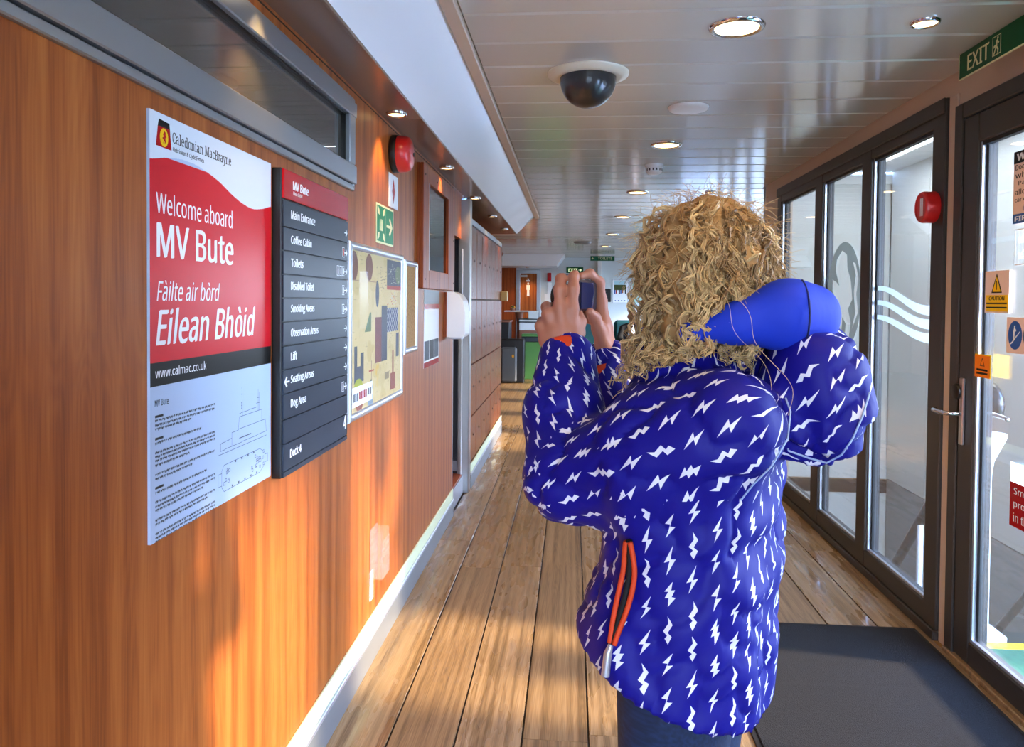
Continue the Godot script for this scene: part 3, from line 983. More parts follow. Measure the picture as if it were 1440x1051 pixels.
	bx("band", nt, M.navy, Vector3(0.0, 0.36, 0.002), Vector3(0.46, 0.44, 0.0026), 0.0)
	bx("band", nt, M.sign_red, Vector3(0.0, 0.33, 0.002), Vector3(0.46, 0.36, 0.0026), 0.0)
	bx("band", nt, M.sign_red, Vector3(0.0, 0.0, 0.002), Vector3(0.46, 0.03, 0.0026), 0.0)
	for k in 3:
		bx("photo", nt, M.slate if k != 1 else M.dark, Vector3(0.01 + k * 0.15, 0.04, 0.002), Vector3(0.145 + k * 0.15, 0.15, 0.0028), 0.0)
	var ds := on_left("soap_dispenser", "white wall dispenser with a clear rounded cover beside the doorway", "dispenser", 1.265, -4.74)
	bx("back_plate", ds, M.cherry_red, Vector3(0.0, 0.0, 0.0), Vector3(0.23, 0.29, 0.02), 0.003)
	var prof := PackedVector2Array([Vector2(0.02, 0.0), Vector2(0.125, 0.0), Vector2(0.138, 0.02), Vector2(0.138, 0.16), Vector2(0.125, 0.235), Vector2(0.098, 0.275), Vector2(0.06, 0.292), Vector2(0.02, 0.292)])
	var cov := part("cover", prism_mesh(prof, 0.22), M.paint_white, ds, Vector3(0.226, 0, 0))
	cov.rotation.y = -PI / 2
	bx("lever", ds, M.alu_bright, Vector3(0.05, -0.015, 0.03), Vector3(0.18, 0.0, 0.11), 0.003)

	# clear leaflet holder low on the wall
	var h := on_left("leaflet_holder", "small clear acrylic leaflet holder fixed low on the laminate", "holder", 0.355, -2.985)
	bx("back_sheet", h, M.acrylic, Vector3(0, 0, 0.004), Vector3(0.115, 0.20, 0.007), 0.0)
	bx("front_sheet", h, M.acrylic, Vector3(0, 0, 0.055), Vector3(0.115, 0.155, 0.058), 0.0)
	bx("side_sheet", h, M.acrylic, Vector3(0.0, 0, 0.007), Vector3(0.003, 0.19, 0.055), 0.0)
	bx("side_sheet", h, M.acrylic, Vector3(0.112, 0, 0.007), Vector3(0.115, 0.19, 0.055), 0.0)
	bx("bottom_sheet", h, M.acrylic, Vector3(0, -0.003, 0.004), Vector3(0.115, 0.0, 0.058), 0.0)
	bx("mount", h, M.print_white, Vector3(0.012, -0.10, 0.0), Vector3(0.058, 0.02, 0.004), 0.001)


func snap_frame(o: Node3D, w: float, h: float, t: float) -> void:
	# rounded aluminium sections mitred at the corners
	for k in 4:
		var length: float = w if k % 2 == 0 else h
		var rows := []
		for e in 2:
			var ring := []
			for q in 9:
				var a := PI * q / 8.0
				var in_ := t * 0.5 - cos(a) * t * 0.5
				var up := 0.006 + sin(a) * 0.013
				var along := in_ if e == 0 else length - in_
				match k:
					0: ring.append(Vector3(along, in_, up))
					1: ring.append(Vector3(w - in_, along, up))
					2: ring.append(Vector3(w - along, h - in_, up))
					3: ring.append(Vector3(in_, h - along, up))
			rows.append(ring)
		for r in rows:
			r.reverse()
		var m := MB.new()
		m.grid(rows)
		part("frame_side", m.mesh(), M.alu_bright, o)
	bx("backing", o, M.alu_bright, Vector3(0.001, 0.001, 0.0), Vector3(w - 0.001, h - 0.001, 0.008), 0.0)


func map_print() -> ImageTexture:
	var w := 640
	var h := 490
	var im := Image.create(w, h, false, Image.FORMAT_RGB8)
	im.fill(Color(0.80, 0.72, 0.50))
	var r := RandomNumberGenerator.new()
	r.seed = 21
	var blot := func(c: Vector2, rx: float, ry: float, col: Color) -> void:
		for y in range(int(-ry), int(ry) + 1):
			var half := rx * sqrt(maxf(0.0, 1.0 - (y / ry) * (y / ry)))
			im.fill_rect(Rect2i(int(c.x - half), int(c.y + y), int(half * 2), 1), col)
	# faint tone patches and sketch strokes of the old paper
	for k in 60:
		blot.call(Vector2(r.randf() * w, r.randf() * h), r.randf_range(15, 50), r.randf_range(10, 35), Color(0.80, 0.72, 0.50).lerp(Color(0.74, 0.64, 0.40), r.randf() * 0.7))
	for k in 240:
		var p := Vector2(r.randf() * w, r.randf() * h)
		if r.randf() < 0.6:
			im.fill_rect(Rect2i(int(p.x), int(p.y), 1, r.randi_range(6, 26)), Color(0.52, 0.44, 0.30))
		else:
			im.fill_rect(Rect2i(int(p.x), int(p.y), r.randi_range(6, 26), 1), Color(0.52, 0.44, 0.30))
	var brown := Color(0.45, 0.27, 0.18)
	var slate := Color(0.27, 0.29, 0.33)
	blot.call(Vector2(35, 50), 40, 44, brown)
	blot.call(Vector2(200, 48), 42, 42, brown)
	im.fill_rect(Rect2i(0, 92, 300, 2), Color(0.55, 0.42, 0.3))
	im.fill_rect(Rect2i(425, 10, 215, 90), slate)
	im.fill_rect(Rect2i(425, 100, 215, 14), Color(0.66, 0.25, 0.18))
	blot.call(Vector2(590, 60), 40, 34, Color(0.40, 0.46, 0.30))
	for k in 30:
		im.fill_rect(Rect2i(440 + r.randi_range(0, 150), 20 + r.randi_range(0, 70), r.randi_range(4, 18), 2), Color(0.78, 0.76, 0.66))
	for k in 40:
		im.fill_rect(Rect2i(280 + r.randi_range(0, 130), 40 + r.randi_range(0, 80), r.randi_range(3, 16), 2), Color(0.42, 0.38, 0.30))
	for k in 40:
		im.fill_rect(Rect2i(430 + r.randi_range(0, 130), 122 + r.randi_range(0, 50), r.randi_range(3, 12), 3), Color(0.70, 0.28, 0.22) if r.randf() < 0.4 else Color(0.75, 0.72, 0.66))
	im.fill_rect(Rect2i(425, 178, 170, 84), Color(0.22, 0.25, 0.38))
	for k in 170:
		for q in 3:
			var yy := 178 + posmod(k + q * 56, 84)
			im.fill_rect(Rect2i(425 + k, yy, 3, 2), Color(0.78, 0.78, 0.74))
			im.fill_rect(Rect2i(425 + k, 178 + 83 - posmod(k + q * 56, 84), 3, 2), Color(0.78, 0.78, 0.74))
	blot.call(Vector2(300, 130), 22, 44, slate)
	im.fill_rect(Rect2i(275, 208, 80, 150), Color(0.45, 0.22, 0.18))
	im.fill_rect(Rect2i(355, 170, 75, 188), slate)
	im.fill_rect(Rect2i(560, 270, 45, 86), slate)
	for k in 60:
		im.fill_rect(Rect2i(150 + k, 250 - k, 75 - k, 1), Color(0.36, 0.45, 0.27))
	im.fill_rect(Rect2i(40, 290, 30, 110), slate)
	im.fill_rect(Rect2i(105, 312, 35, 88), slate)
	im.fill_rect(Rect2i(40, 352, 100, 48), slate)
	blot.call(Vector2(85, 415), 46, 27, Color(0.62, 0.64, 0.12))
	im.fill_rect(Rect2i(200, 375, 60, 5), Color(0.66, 0.25, 0.18))
	im.fill_rect(Rect2i(228, 345, 4, 60), Color(0.45, 0.3, 0.2))
	blot.call(Vector2(228, 430), 22, 10, Color(0.22, 0.32, 0.2))
	im.fill_rect(Rect2i(220, 405, 14, 60), Color(0.22, 0.32, 0.2))
	for k in 60:
		var half := 80.0 - k
		im.fill_rect(Rect2i(int(95 - half), 430 + k, int(half * 2), 1), Color(0.55, 0.28, 0.17))
	im.fill_rect(Rect2i(190, 455, 60, 35), Color(0.42, 0.50, 0.55))
	im.fill_rect(Rect2i(505, 330, 22, 80), Color(0.55, 0.28, 0.17))
	im.fill_rect(Rect2i(480, 410, 70, 60), Color(0.55, 0.26, 0.15))
	im.fill_rect(Rect2i(400, 400, 60, 24), Color(0.55, 0.48, 0.33))
	for k in 14:
		im.fill_rect(Rect2i(280 + r.randi_range(0, 40), 330 + r.randi_range(0, 120), 5, 18), Color(0.82, 0.66, 0.25))
	return ImageTexture.create_from_image(im)


# ---------------------------------------------------------------- lockers beyond the doorway

func build_lockers() -> void:
	var o := thing("locker_bank", "bank of tall laminate lockers with small keyholes beyond the dark doorway", "lockers", Vector3(-0.80, 0, -5.87), PI / 2)
	bx("carcass", o, M.seam, Vector3(0.012, 0.0, -0.42), Vector3(2.63, 2.11, -0.021), 0.002)
	bx("end_panel", o, M.cherry, Vector3(0.0, 0.0, -0.42), Vector3(0.012, 2.11, 0.0), 0.001)
	var rows := [0.195, 0.565, 0.985, 1.51, 2.105]
	for c in 7:
		for r in 4:
			var x0 := 0.016 + c * 0.3735
			var dr := bx("locker_door", o, M.cherry_panel, Vector3(x0, rows[r] + 0.005, -0.02), Vector3(x0 + 0.3625, rows[r + 1] - 0.005, 0.0), 0.003, Vector2(c * 0.37, r * 0.5))
			part("keyhole", lathe_mesh([Vector2(0.010, 0), Vector2(0.010, 0.004), Vector2(0.0, 0.005)], 10), M.dark, dr, Vector3(0.03, 0.02, 0.010)).rotation.x = PI / 2
	var jamb := thing("door_jamb", "brushed metal door jamb between the dark doorway and the lockers", "door frame", Vector3(-0.83, 0, -5.74))
	bx("upright", jamb, M.steel, Vector3(-0.05, 0.0, -0.12), Vector3(0.04, 2.29, 0.0), 0.006)
	bx("stop", jamb, M.white, Vector3(-0.022, 0.15, 0.0), Vector3(-0.012, 1.90, 0.02), 0.002)
	bx("head_rail", jamb, M.alu, Vector3(-0.05, 2.11, -2.75), Vector3(0.03, 2.16, -0.12), 0.004)
	var bxw := thing("card_reader", "small brass coloured box on the end of the lockers", "switch box", Vector3(-0.80, 1.50, -8.42))
	bx("case", bxw, mat(Color(0.55, 0.45, 0.25), 0.4, 0.3), Vector3(0.0, 0.0, -0.04), Vector3(0.075, 0.11, 0.04), 0.005)


# ---------------------------------------------------------------- ceiling

func downlight(at: Vector3, r: float, label: String, group: String, energy: float, angle: float) -> void:
	var o := thing("downlight", label, "ceiling light", at, 0.0, group)
	part("rim", lathe_mesh([Vector2(r * 0.78, -0.006), Vector2(r * 0.86, -0.012), Vector2(r * 0.95, -0.010), Vector2(r, -0.002), Vector2(r, 0.0)], 28), M.chrome, o)
	part("lens", lathe_mesh([Vector2(0.0, -0.004), Vector2(r * 0.5, -0.005), Vector2(r * 0.79, -0.0055)], 24), M.lamp, o)
	var l := SpotLight3D.new()
	l.name = "lamp_light"
	l.light_color = Color(1.0, 0.80, 0.52)
	l.light_energy = energy
	l.spot_angle = angle
	l.spot_angle_attenuation = 0.6
	l.spot_range = 12.0
	l.spot_attenuation = 2.0
	l.light_size = r * 0.7
	l.shadow_enabled = true
	l.rotation.x = -PI / 2
	l.position = Vector3(0, -0.016, 0)
	o.add_child(l, true)


func build_ceiling_things() -> void:
	var k := 0
	for z in [-2.78, -4.81, -6.86, -8.83, -11.1, -13.5, -0.75]:
		downlight(Vector3(0.585, CEIL, z), 0.10, {-2.78: "large round downlight between the black camera dome and the exit sign", -4.81: "large round downlight between the white cover plate and the smoke detector"}.get(z, "large round chrome rimmed downlight further along the strip ceiling"), "large ceiling downlights", 0.55, 62.0)
		k += 1
	for z in [-2.77, -6.87, -8.78]:
		downlight(Vector3(1.235, CEIL, z), 0.05, "small round downlight beside the green hanging exit sign" if z > -3.0 else "small round downlight in the strip ceiling beyond the glazed partition", "small ceiling downlights", 0.25, 50.0)
	for z in [-3.12, -4.39, -5.69, -6.92, -8.15, -1.85, -0.6]:
		downlight(Vector3(-0.745, SOFFIT, z), 0.045, {-3.12: "small soffit downlight just above the round red fire alarm", -4.39: "small soffit downlight over the wooden screen cabinet", -5.69: "small soffit downlight over the dark doorway"}.get(z, "small soffit downlight over the laminate lockers" if z < -6.0 else "small soffit downlight over the high window"), "soffit downlights", 0.35, 40.0)

	var d := thing("dome_camera", "glossy black security camera dome in a cream ceiling flange", "security camera", Vector3(0.061, CEIL, -3.31))
	part("flange", lathe_mesh([Vector2(0.115, -0.014), Vector2(0.125, -0.022), Vector2(0.15, -0.021), Vector2(0.176, -0.010), Vector2(0.178, 0.0)], 40), M.cream, d)
	var prof := [Vector2(0.0, -0.150)]
	for q in 12:
		var a := PI * 0.5 * (q + 1) / 12.0
		prof.append(Vector2(sin(a) * 0.122, -0.030 - cos(a) * 0.120))
	prof.append(Vector2(0.122, -0.012))
	part("dome", lathe_mesh(prof, 40), M.black_gloss, d)
	var disc := part("ceiling_disc", lathe_mesh([Vector2(0.0, -0.018), Vector2(0.08, -0.018), Vector2(0.096, -0.014), Vector2(0.102, -0.004), Vector2(0.102, 0.0)], 32), M.white, self, Vector3(0.584, CEIL, -3.9))
	tag(disc, "flat round white cover plate on the strip ceiling", "cover plate")
	var sd := thing("smoke_detector", "white smoke detector with dark slots on the strip ceiling", "smoke detector", Vector3(0.587, CEIL, -5.52))
	part("base", lathe_mesh([Vector2(0.058, -0.02), Vector2(0.066, -0.016), Vector2(0.068, 0.0)], 28), M.white, sd)
	part("head", lathe_mesh([Vector2(0.0, -0.070), Vector2(0.035, -0.069), Vector2(0.052, -0.060), Vector2(0.058, -0.045), Vector2(0.058, -0.018)], 28), M.white, sd)
	for q in 14:
		var a := TAU * q / 14.0
		part("slot", box_mesh(Vector3(0.009, 0.016, 0.004), 0.0), M.dark, sd, Vector3(cos(a) * 0.057, -0.038, sin(a) * 0.057)).rotation.y = PI / 2 - a
	var far := part("speaker_grille", lathe_mesh([Vector2(0.0, -0.03), Vector2(0.11, -0.028), Vector2(0.14, -0.015), Vector2(0.15, 0.0)], 24), M.kick, self, Vector3(0.167, CEIL, -12.64))
	tag(far, "dark round fitting on the far strip ceiling", "ceiling fitting")

	# exit sign fixed under the ceiling by the door
	var e := thing("exit_sign", "green hanging exit sign with a running figure above the glass door", "sign", Vector3(1.535, CEIL, -3.14), -PI / 2)
	# local x runs towards the camera, y up, z into the corridor
	bx("plate", e, M.sign_green, Vector3(0.0, -0.100, -0.006), Vector3(0.62, -0.001, 0.0), 0.001)
	bx("plate_edge", e, M.sign_cream, Vector3(-0.002, -0.103, -0.007), Vector3(0.622, -0.100, 0.001), 0.0)
	bx("plate_edge", e, M.sign_cream, Vector3(-0.002, -0.100, -0.007), Vector3(0.0, -0.001, 0.001), 0.0)
	lettering("EXIT", e, M.sign_cream, 0.062, -0.082, 0.150, 0.060, 0.0, "Droid Sans", 0.0, true)
	part("figure_frame", prism_mesh(rect2(0.236, -0.086, 0.290, -0.016), 0.0006), M.sign_cream, e)
	part("figure_field", prism_mesh(rect2(0.239, -0.083, 0.287, -0.019), 0.0008), M.sign_green, e)
	var man := PackedVector2Array([Vector2(0.244, -0.080), Vector2(0.252, -0.066), Vector2(0.256, -0.056), Vector2(0.244, -0.058), Vector2(0.246, -0.050), Vector2(0.262, -0.046), Vector2(0.258, -0.034), Vector2(0.268, -0.030), Vector2(0.281, -0.044), Vector2(0.276, -0.048), Vector2(0.269, -0.042), Vector2(0.268, -0.056), Vector2(0.277, -0.066), Vector2(0.275, -0.080), Vector2(0.269, -0.080), Vector2(0.269, -0.068), Vector2(0.261, -0.060), Vector2(0.251, -0.081)])
	part("figure", prism_mesh(man, 0.0012), M.sign_cream, e)
	part("figure_head", prism_mesh(oval2(Vector2(0.271, -0.026), 0.005, 0.005, 12), 0.0012), M.sign_cream, e)


# ---------------------------------------------------------------- glazed partition and doors

func build_glazing() -> void:
	var g := structure("window_2", Vector3(GLZ, 0, 0))
	# uprights: [z far, z near]
	var X0 := 0.0
	var X1 := 0.075
	bx("sill_rail", g, M.frame, Vector3(X0 - 0.012, 0.0, -6.13), Vector3(X1, 0.045, -3.437), 0.004)
	bx("bottom_rail", g, M.frame, Vector3(X0, 0.045, -6.13), Vector3(X1, 0.135, -3.437), 0.004)
	bx("top_rail", g, M.frame, Vector3(X0, 2.295, -6.13), Vector3(X1, 2.41, -3.437), 0.004)
	bx("top_rail_bead", g, M.frame, Vector3(X0 - 0.012, 2.345, -6.13), Vector3(X0, 2.41, -3.437), 0.003)
	for u in [[-6.13, -6.03], [-5.20, -5.055], [-4.385, -4.255], [-3.555, -3.437]]:
		bx("upright", g, M.frame, Vector3(X0 - 0.002, 0.045, u[0]), Vector3(X1, 2.41, u[1]), 0.005)
	for q in [[-6.03, -5.20], [-5.055, -4.385], [-4.255, -3.555]]:
		bx("bead", g, M.alu_bright, Vector3(X0 + 0.012, 0.135, q[0]), Vector3(X0 + 0.028, 2.295, q[0] + 0.014), 0.001)
		bx("bead", g, M.gasket, Vector3(X0 + 0.028, 0.135, q[0] + 0.001), Vector3(X1 - 0.01, 2.295, q[0] + 0.030), 0.001)
		bx("bead", g, M.alu_bright, Vector3(X0 + 0.012, 0.135, q[0] + 0.014), Vector3(X0 + 0.028, 0.149, q[1]), 0.001)
		bx("bead", g, M.gasket, Vector3(X0 + 0.012, 2.280, q[0] + 0.014), Vector3(X0 + 0.04, 2.295, q[1]), 0.001)
		bx("pane", g, M.glass, Vector3(X0 + 0.034, 0.140, q[0] + 0.004), Vector3(X0 + 0.040, 2.290, q[1] - 0.004), 0.0)

	# printed films on two panes
	var em := thing("glass_emblem", "grey frosted oval emblem film with a pale rearing beast on the middle pane", "decal", Vector3(GLZ + 0.033, 1.55, -4.74), -PI / 2)
	var beast := PackedVector2Array([Vector2(-0.10, -0.27), Vector2(-0.04, -0.14), Vector2(-0.12, -0.12), Vector2(-0.20, -0.14), Vector2(-0.19, -0.06), Vector2(-0.10, -0.04), Vector2(-0.20, 0.04), Vector2(-0.22, 0.11), Vector2(-0.13, 0.09), Vector2(-0.07, 0.06), Vector2(-0.14, 0.16), Vector2(-0.12, 0.23), Vector2(-0.03, 0.28), Vector2(0.05, 0.25), Vector2(0.06, 0.17), Vector2(0.12, 0.09), Vector2(0.15, -0.02), Vector2(0.08, -0.08), Vector2(0.13, -0.16), Vector2(0.10, -0.26), Vector2(0.03, -0.27), Vector2(0.05, -0.17), Vector2(-0.01, -0.13), Vector2(-0.03, -0.26)])
	var tail := PackedVector2Array([Vector2(0.15, -0.20), Vector2(0.20, -0.10), Vector2(0.17, 0.02), Vector2(0.20, 0.12), Vector2(0.15, 0.20), Vector2(0.19, 0.19), Vector2(0.24, 0.10), Vector2(0.21, 0.01), Vector2(0.24, -0.10)])
	# the oval is film; beast and tail are left as clear glass
	var film := MB.new()
	for span in [[-0.30, 0.0], [0.0, 0.195], [0.195, 0.30]]:
		for piece in Geometry2D.intersect_polygons(oval2(Vector2.ZERO, 0.285, 0.33, 40), rect2(span[0], -0.4, span[1], 0.4)):
			for a in Geometry2D.clip_polygons(piece, beast):
				for b in Geometry2D.clip_polygons(a, tail):
					var idx := Geometry2D.triangulate_polygon(b)
					for q in range(0, idx.size(), 3):
						film.tri(Vector3(b[idx[q]].x, b[idx[q]].y, 0), Vector3(b[idx[q + 1]].x, b[idx[q + 1]].y, 0), Vector3(b[idx[q + 2]].x, b[idx[q + 2]].y, 0), Vector3(0, 0, 1))
	part("oval", film.mesh(), M.frost, em)
	var wv := thing("wave_film", "three pale blue wavy stripes of film on the pane beside the post", "decal", Vector3(GLZ + 0.033, 1.545, -4.245), -PI / 2)
	for k in 3:
		var rows := []
		for q in 33:
			var t := q / 32.0
			var y := 0.045 * cos(t * PI * 1.25 - 0.35) * (1.0 - 0.15 * k) - k * 0.072 - t * 0.03
			var half := 0.012 + 0.012 * t
			rows.append([Vector3(t * 0.66, y + half, 0), Vector3(t * 0.66, y - half, 0)])
		var wm := MB.new()
		wm.grid(rows)
		part("stripe", wm.mesh(), M.frost_light, wv)

	# red call point on the end upright
	var cp := thing("call_point", "oval red alarm sounder on the partition upright", "alarm", Vector3(GLZ - 0.002, 1.94, -3.52), -PI / 2)
	var rows2 := []
	for q in [[0.94, 0.0], [1.0, 0.006], [1.0, 0.050], [0.93, 0.062], [0.82, 0.066], [0.80, 0.058], [0.0, 0.058]]:
		var rg := []
		for k in 28:
			var a := TAU * k / 28.0
			rg.append(Vector3(cos(a) * 0.062 * q[0], sin(a) * 0.072 * q[0], q[1]))
		rg.reverse()
		rows2.append(rg)
	rows2.reverse()
	for rr in rows2:
		rr.reverse()
	rows2.reverse()
	var cm := MB.new()
	for rr in rows2:
		rr.reverse()
	rows2.reverse()
	cm.grid(rows2, true)
	part("housing", cm.mesh(), M.red, cp)
	for k in 3:
		part("lettering", prism_mesh(rect2(-0.012 + k * 0.010, -0.040, -0.006 + k * 0.010, 0.040), 0.001), M.print_white, cp, Vector3(0, 0, 0.0582))

	# the two glazed doors
	glass_door("door_1", -3.364, -2.20, true)
	glass_door("door_2", -2.14, -0.98, false)

	# stickers on the first door's glass
	var gx := GLZ + 0.028
	var st := thing("warning_poster", "white notice with a black heading and blue foot on the door glass", "sticker", Vector3(gx, 1.806, -2.97), -PI / 2)
	bx("sheet", st, M.sign_pink, Vector3(0, 0, 0), Vector3(0.30, 0.27, 0.001), 0.0)
	bx("heading", st, M.print_black, Vector3(0, 0.225, 0.001), Vector3(0.30, 0.27, 0.0014), 0.0)
	bx("foot", st, M.sign_blue, Vector3(0, 0.0, 0.001), Vector3(0.30, 0.036, 0.0014), 0.0)
	lettering("WARNING", st, M.print_white, 0.020, 0.235, 0.26, 0.026, 0.0014, "Droid Sans", 0.0, true)
	var lines := ["Door must be shut", "whilst at sea", "Passengers not", "allowed on the", "car deck while ship", "is at sea"]
	for k in 6:
		lettering(lines[k], st, M.print_black, 0.012 + (0.02 if k == 2 else 0.0) + (0.05 if k == 5 else 0.0), 0.200 - k * 0.031, 0.27 if k != 5 else 0.16, 0.021, 0.0014)
	lettering("FIRE DOOR", st, M.print_white, 0.015, 0.009, 0.26, 0.018, 0.0014, "Droid Sans", 0.0, true)
	var ar := thing("arrow_decal", "white outlined panel with two arrows on the door glass", "sticker", Vector3(gx, 1.650, -2.953), -PI / 2)
	for e in [[0, 0, 0.25, 0.004], [0, 0.131, 0.25, 0.135], [0, 0.004, 0.004, 0.131], [0.246, 0.004, 0.25, 0.131]]:
		bx("outline", ar, M.print_white, Vector3(e[0], e[1], 0), Vector3(e[2], e[3], 0.0008), 0.0)
	for k in 2:
		var m3 := MB.new()
		add_prism(m3, arrow2(0, 0, 0.022), 0.0006)
		var aa := part("arrow", m3.mesh(), M.frost_light, ar, Vector3(0.040, 0.038 + k * 0.060, 0))
		aa.rotation.z = -2.3
		bx("letter_bar", ar, M.frost_light, Vector3(0.08, 0.020 + k * 0.060, 0), Vector3(0.088, 0.056 + k * 0.060, 0.0006), 0.0)
	var ca := thing("caution_sticker", "pale sticker with a yellow warning triangle on the door glass", "sticker", Vector3(gx, 1.470, -3.148), -PI / 2)
	bx("sheet", ca, M.sign_pink, Vector3(0, 0, 0), Vector3(0.165, 0.165, 0.001), 0.0)
	bx("band", ca, M.sign_yellow, Vector3(0.006, 0.006, 0.001), Vector3(0.159, 0.070, 0.0014), 0.0)
	part("triangle", prism_mesh(PackedVector2Array([Vector2(0.045, 0.078), Vector2(0.118, 0.078), Vector2(0.0815, 0.155)]), 0.0004), M.print_black, ca, Vector3(0, 0, 0.001))
	part("triangle_field", prism_mesh(PackedVector2Array([Vector2(0.054, 0.083), Vector2(0.109, 0.083), Vector2(0.0815, 0.143)]), 0.0006), M.sign_yellow, ca, Vector3(0, 0, 0.001))
	part("mark", prism_mesh(rect2(0.079, 0.090, 0.084, 0.125), 0.0008), M.print_black, ca, Vector3(0, 0, 0.001))
	lettering("CAUTION", ca, M.print_black, 0.030, 0.050, 0.105, 0.014, 0.0014, "Droid Sans", 0.0, true)
	for k in 2:
		bx("small_print", ca, M.print_black, Vector3(0.012, 0.018 + k * 0.016, 0.0014), Vector3(0.153, 0.024 + k * 0.016, 0.0017), 0.0)
	var bl := thing("handrail_sticker", "pale sticker with a blue disc and a figure on stairs", "sticker", Vector3(gx, 1.320, -2.993), -PI / 2)
	bx("sheet", bl, M.sign_pink, Vector3(0, 0, 0), Vector3(0.20, 0.135, 0.001), 0.0)
	for k in 2:
		part("disc", prism_mesh(oval2(Vector2(0.055 + k * 0.095, 0.068), 0.044, 0.054), 0.0004), M.sign_blue, bl, Vector3(0, 0, 0.001))
	part("stairs", prism_mesh(PackedVector2Array([Vector2(0.024, 0.030), Vector2(0.040, 0.038), Vector2(0.052, 0.050), Vector2(0.086, 0.080), Vector2(0.088, 0.086), Vector2(0.050, 0.056), Vector2(0.038, 0.044), Vector2(0.024, 0.036)]), 0.0007), M.print_white, bl, Vector3(0, 0, 0.001))
	part("figure", prism_mesh(PackedVector2Array([Vector2(0.046, 0.052), Vector2(0.052, 0.056), Vector2(0.054, 0.080), Vector2(0.062, 0.084), Vector2(0.062, 0.088), Vector2(0.054, 0.096), Vector2(0.056, 0.104), Vector2(0.049, 0.104), Vector2(0.049, 0.096), Vector2(0.044, 0.080)]), 0.0007), M.print_white, bl, Vector3(0, 0, 0.001))
	var og := thing("alarm_sticker", "small orange warning sticker above the door handle", "sticker", Vector3(GLZ + 0.001, 1.212, -3.160), -PI / 2)
	bx("sheet", og, M.sign_yellow, Vector3(0, 0, 0), Vector3(0.115, 0.092, 0.001), 0.0)
	bx("field", og, M.sign_orange, Vector3(0.0, 0.0, 0.001), Vector3(0.108, 0.088, 0.0014), 0.0)
	part("triangle", prism_mesh(PackedVector2Array([Vector2(0.038, 0.045), Vector2(0.072, 0.045), Vector2(0.055, 0.080)]), 0.0004), M.print_black, og, Vector3(0, 0, 0.0014))
	part("triangle_field", prism_mesh(PackedVector2Array([Vector2(0.043, 0.048), Vector2(0.067, 0.048), Vector2(0.055, 0.073)]), 0.0006), M.sign_orange, og, Vector3(0, 0, 0.0014))
	for k in 2:
		bx("small_print", og, M.print_black, Vector3(0.014, 0.012 + k * 0.014, 0.0014), Vector3(0.094, 0.020 + k * 0.014, 0.0017), 0.0)
	var sm := thing("prohibition_notice", "red notice with white writing low on the door glass", "sticker", Vector3(gx, 0.672, -2.947), -PI / 2)
	bx("sheet", sm, M.sign_red, Vector3(0, 0, 0), Vector3(0.28, 0.165, 0.001), 0.0)
	bx("heading", sm, M.frost_light, Vector3(0, 0.165, 0), Vector3(0.28, 0.24, 0.001), 0.0)
	for k in 3:
		lettering(["Smoking is", "prohibited", "in this area"][k], sm, M.print_white, 0.025, 0.115 - k * 0.048, 0.22, 0.034, 0.001)

	# entrance mat
	var mt := thing("entrance_mat", "dark grey ribbed entrance mat on the plank floor by the door", "mat", Vector3(0, 0, 0))
	bx("pile", mt, M.mat_pile, Vector3(0.655, 0.0, -3.535), Vector3(1.575, 0.011, -1.10), 0.004)
	for e in [[0.635, -3.555, 1.595, -3.535], [0.635, -1.10, 1.595, -1.08], [0.635, -3.535, 0.655, -1.10], [1.575, -3.535, 1.595, -1.10]]:
		bx("edging", mt, M.rubber, Vector3(e[0], 0.0, e[1]), Vector3(e[2], 0.007, e[3]), 0.003)


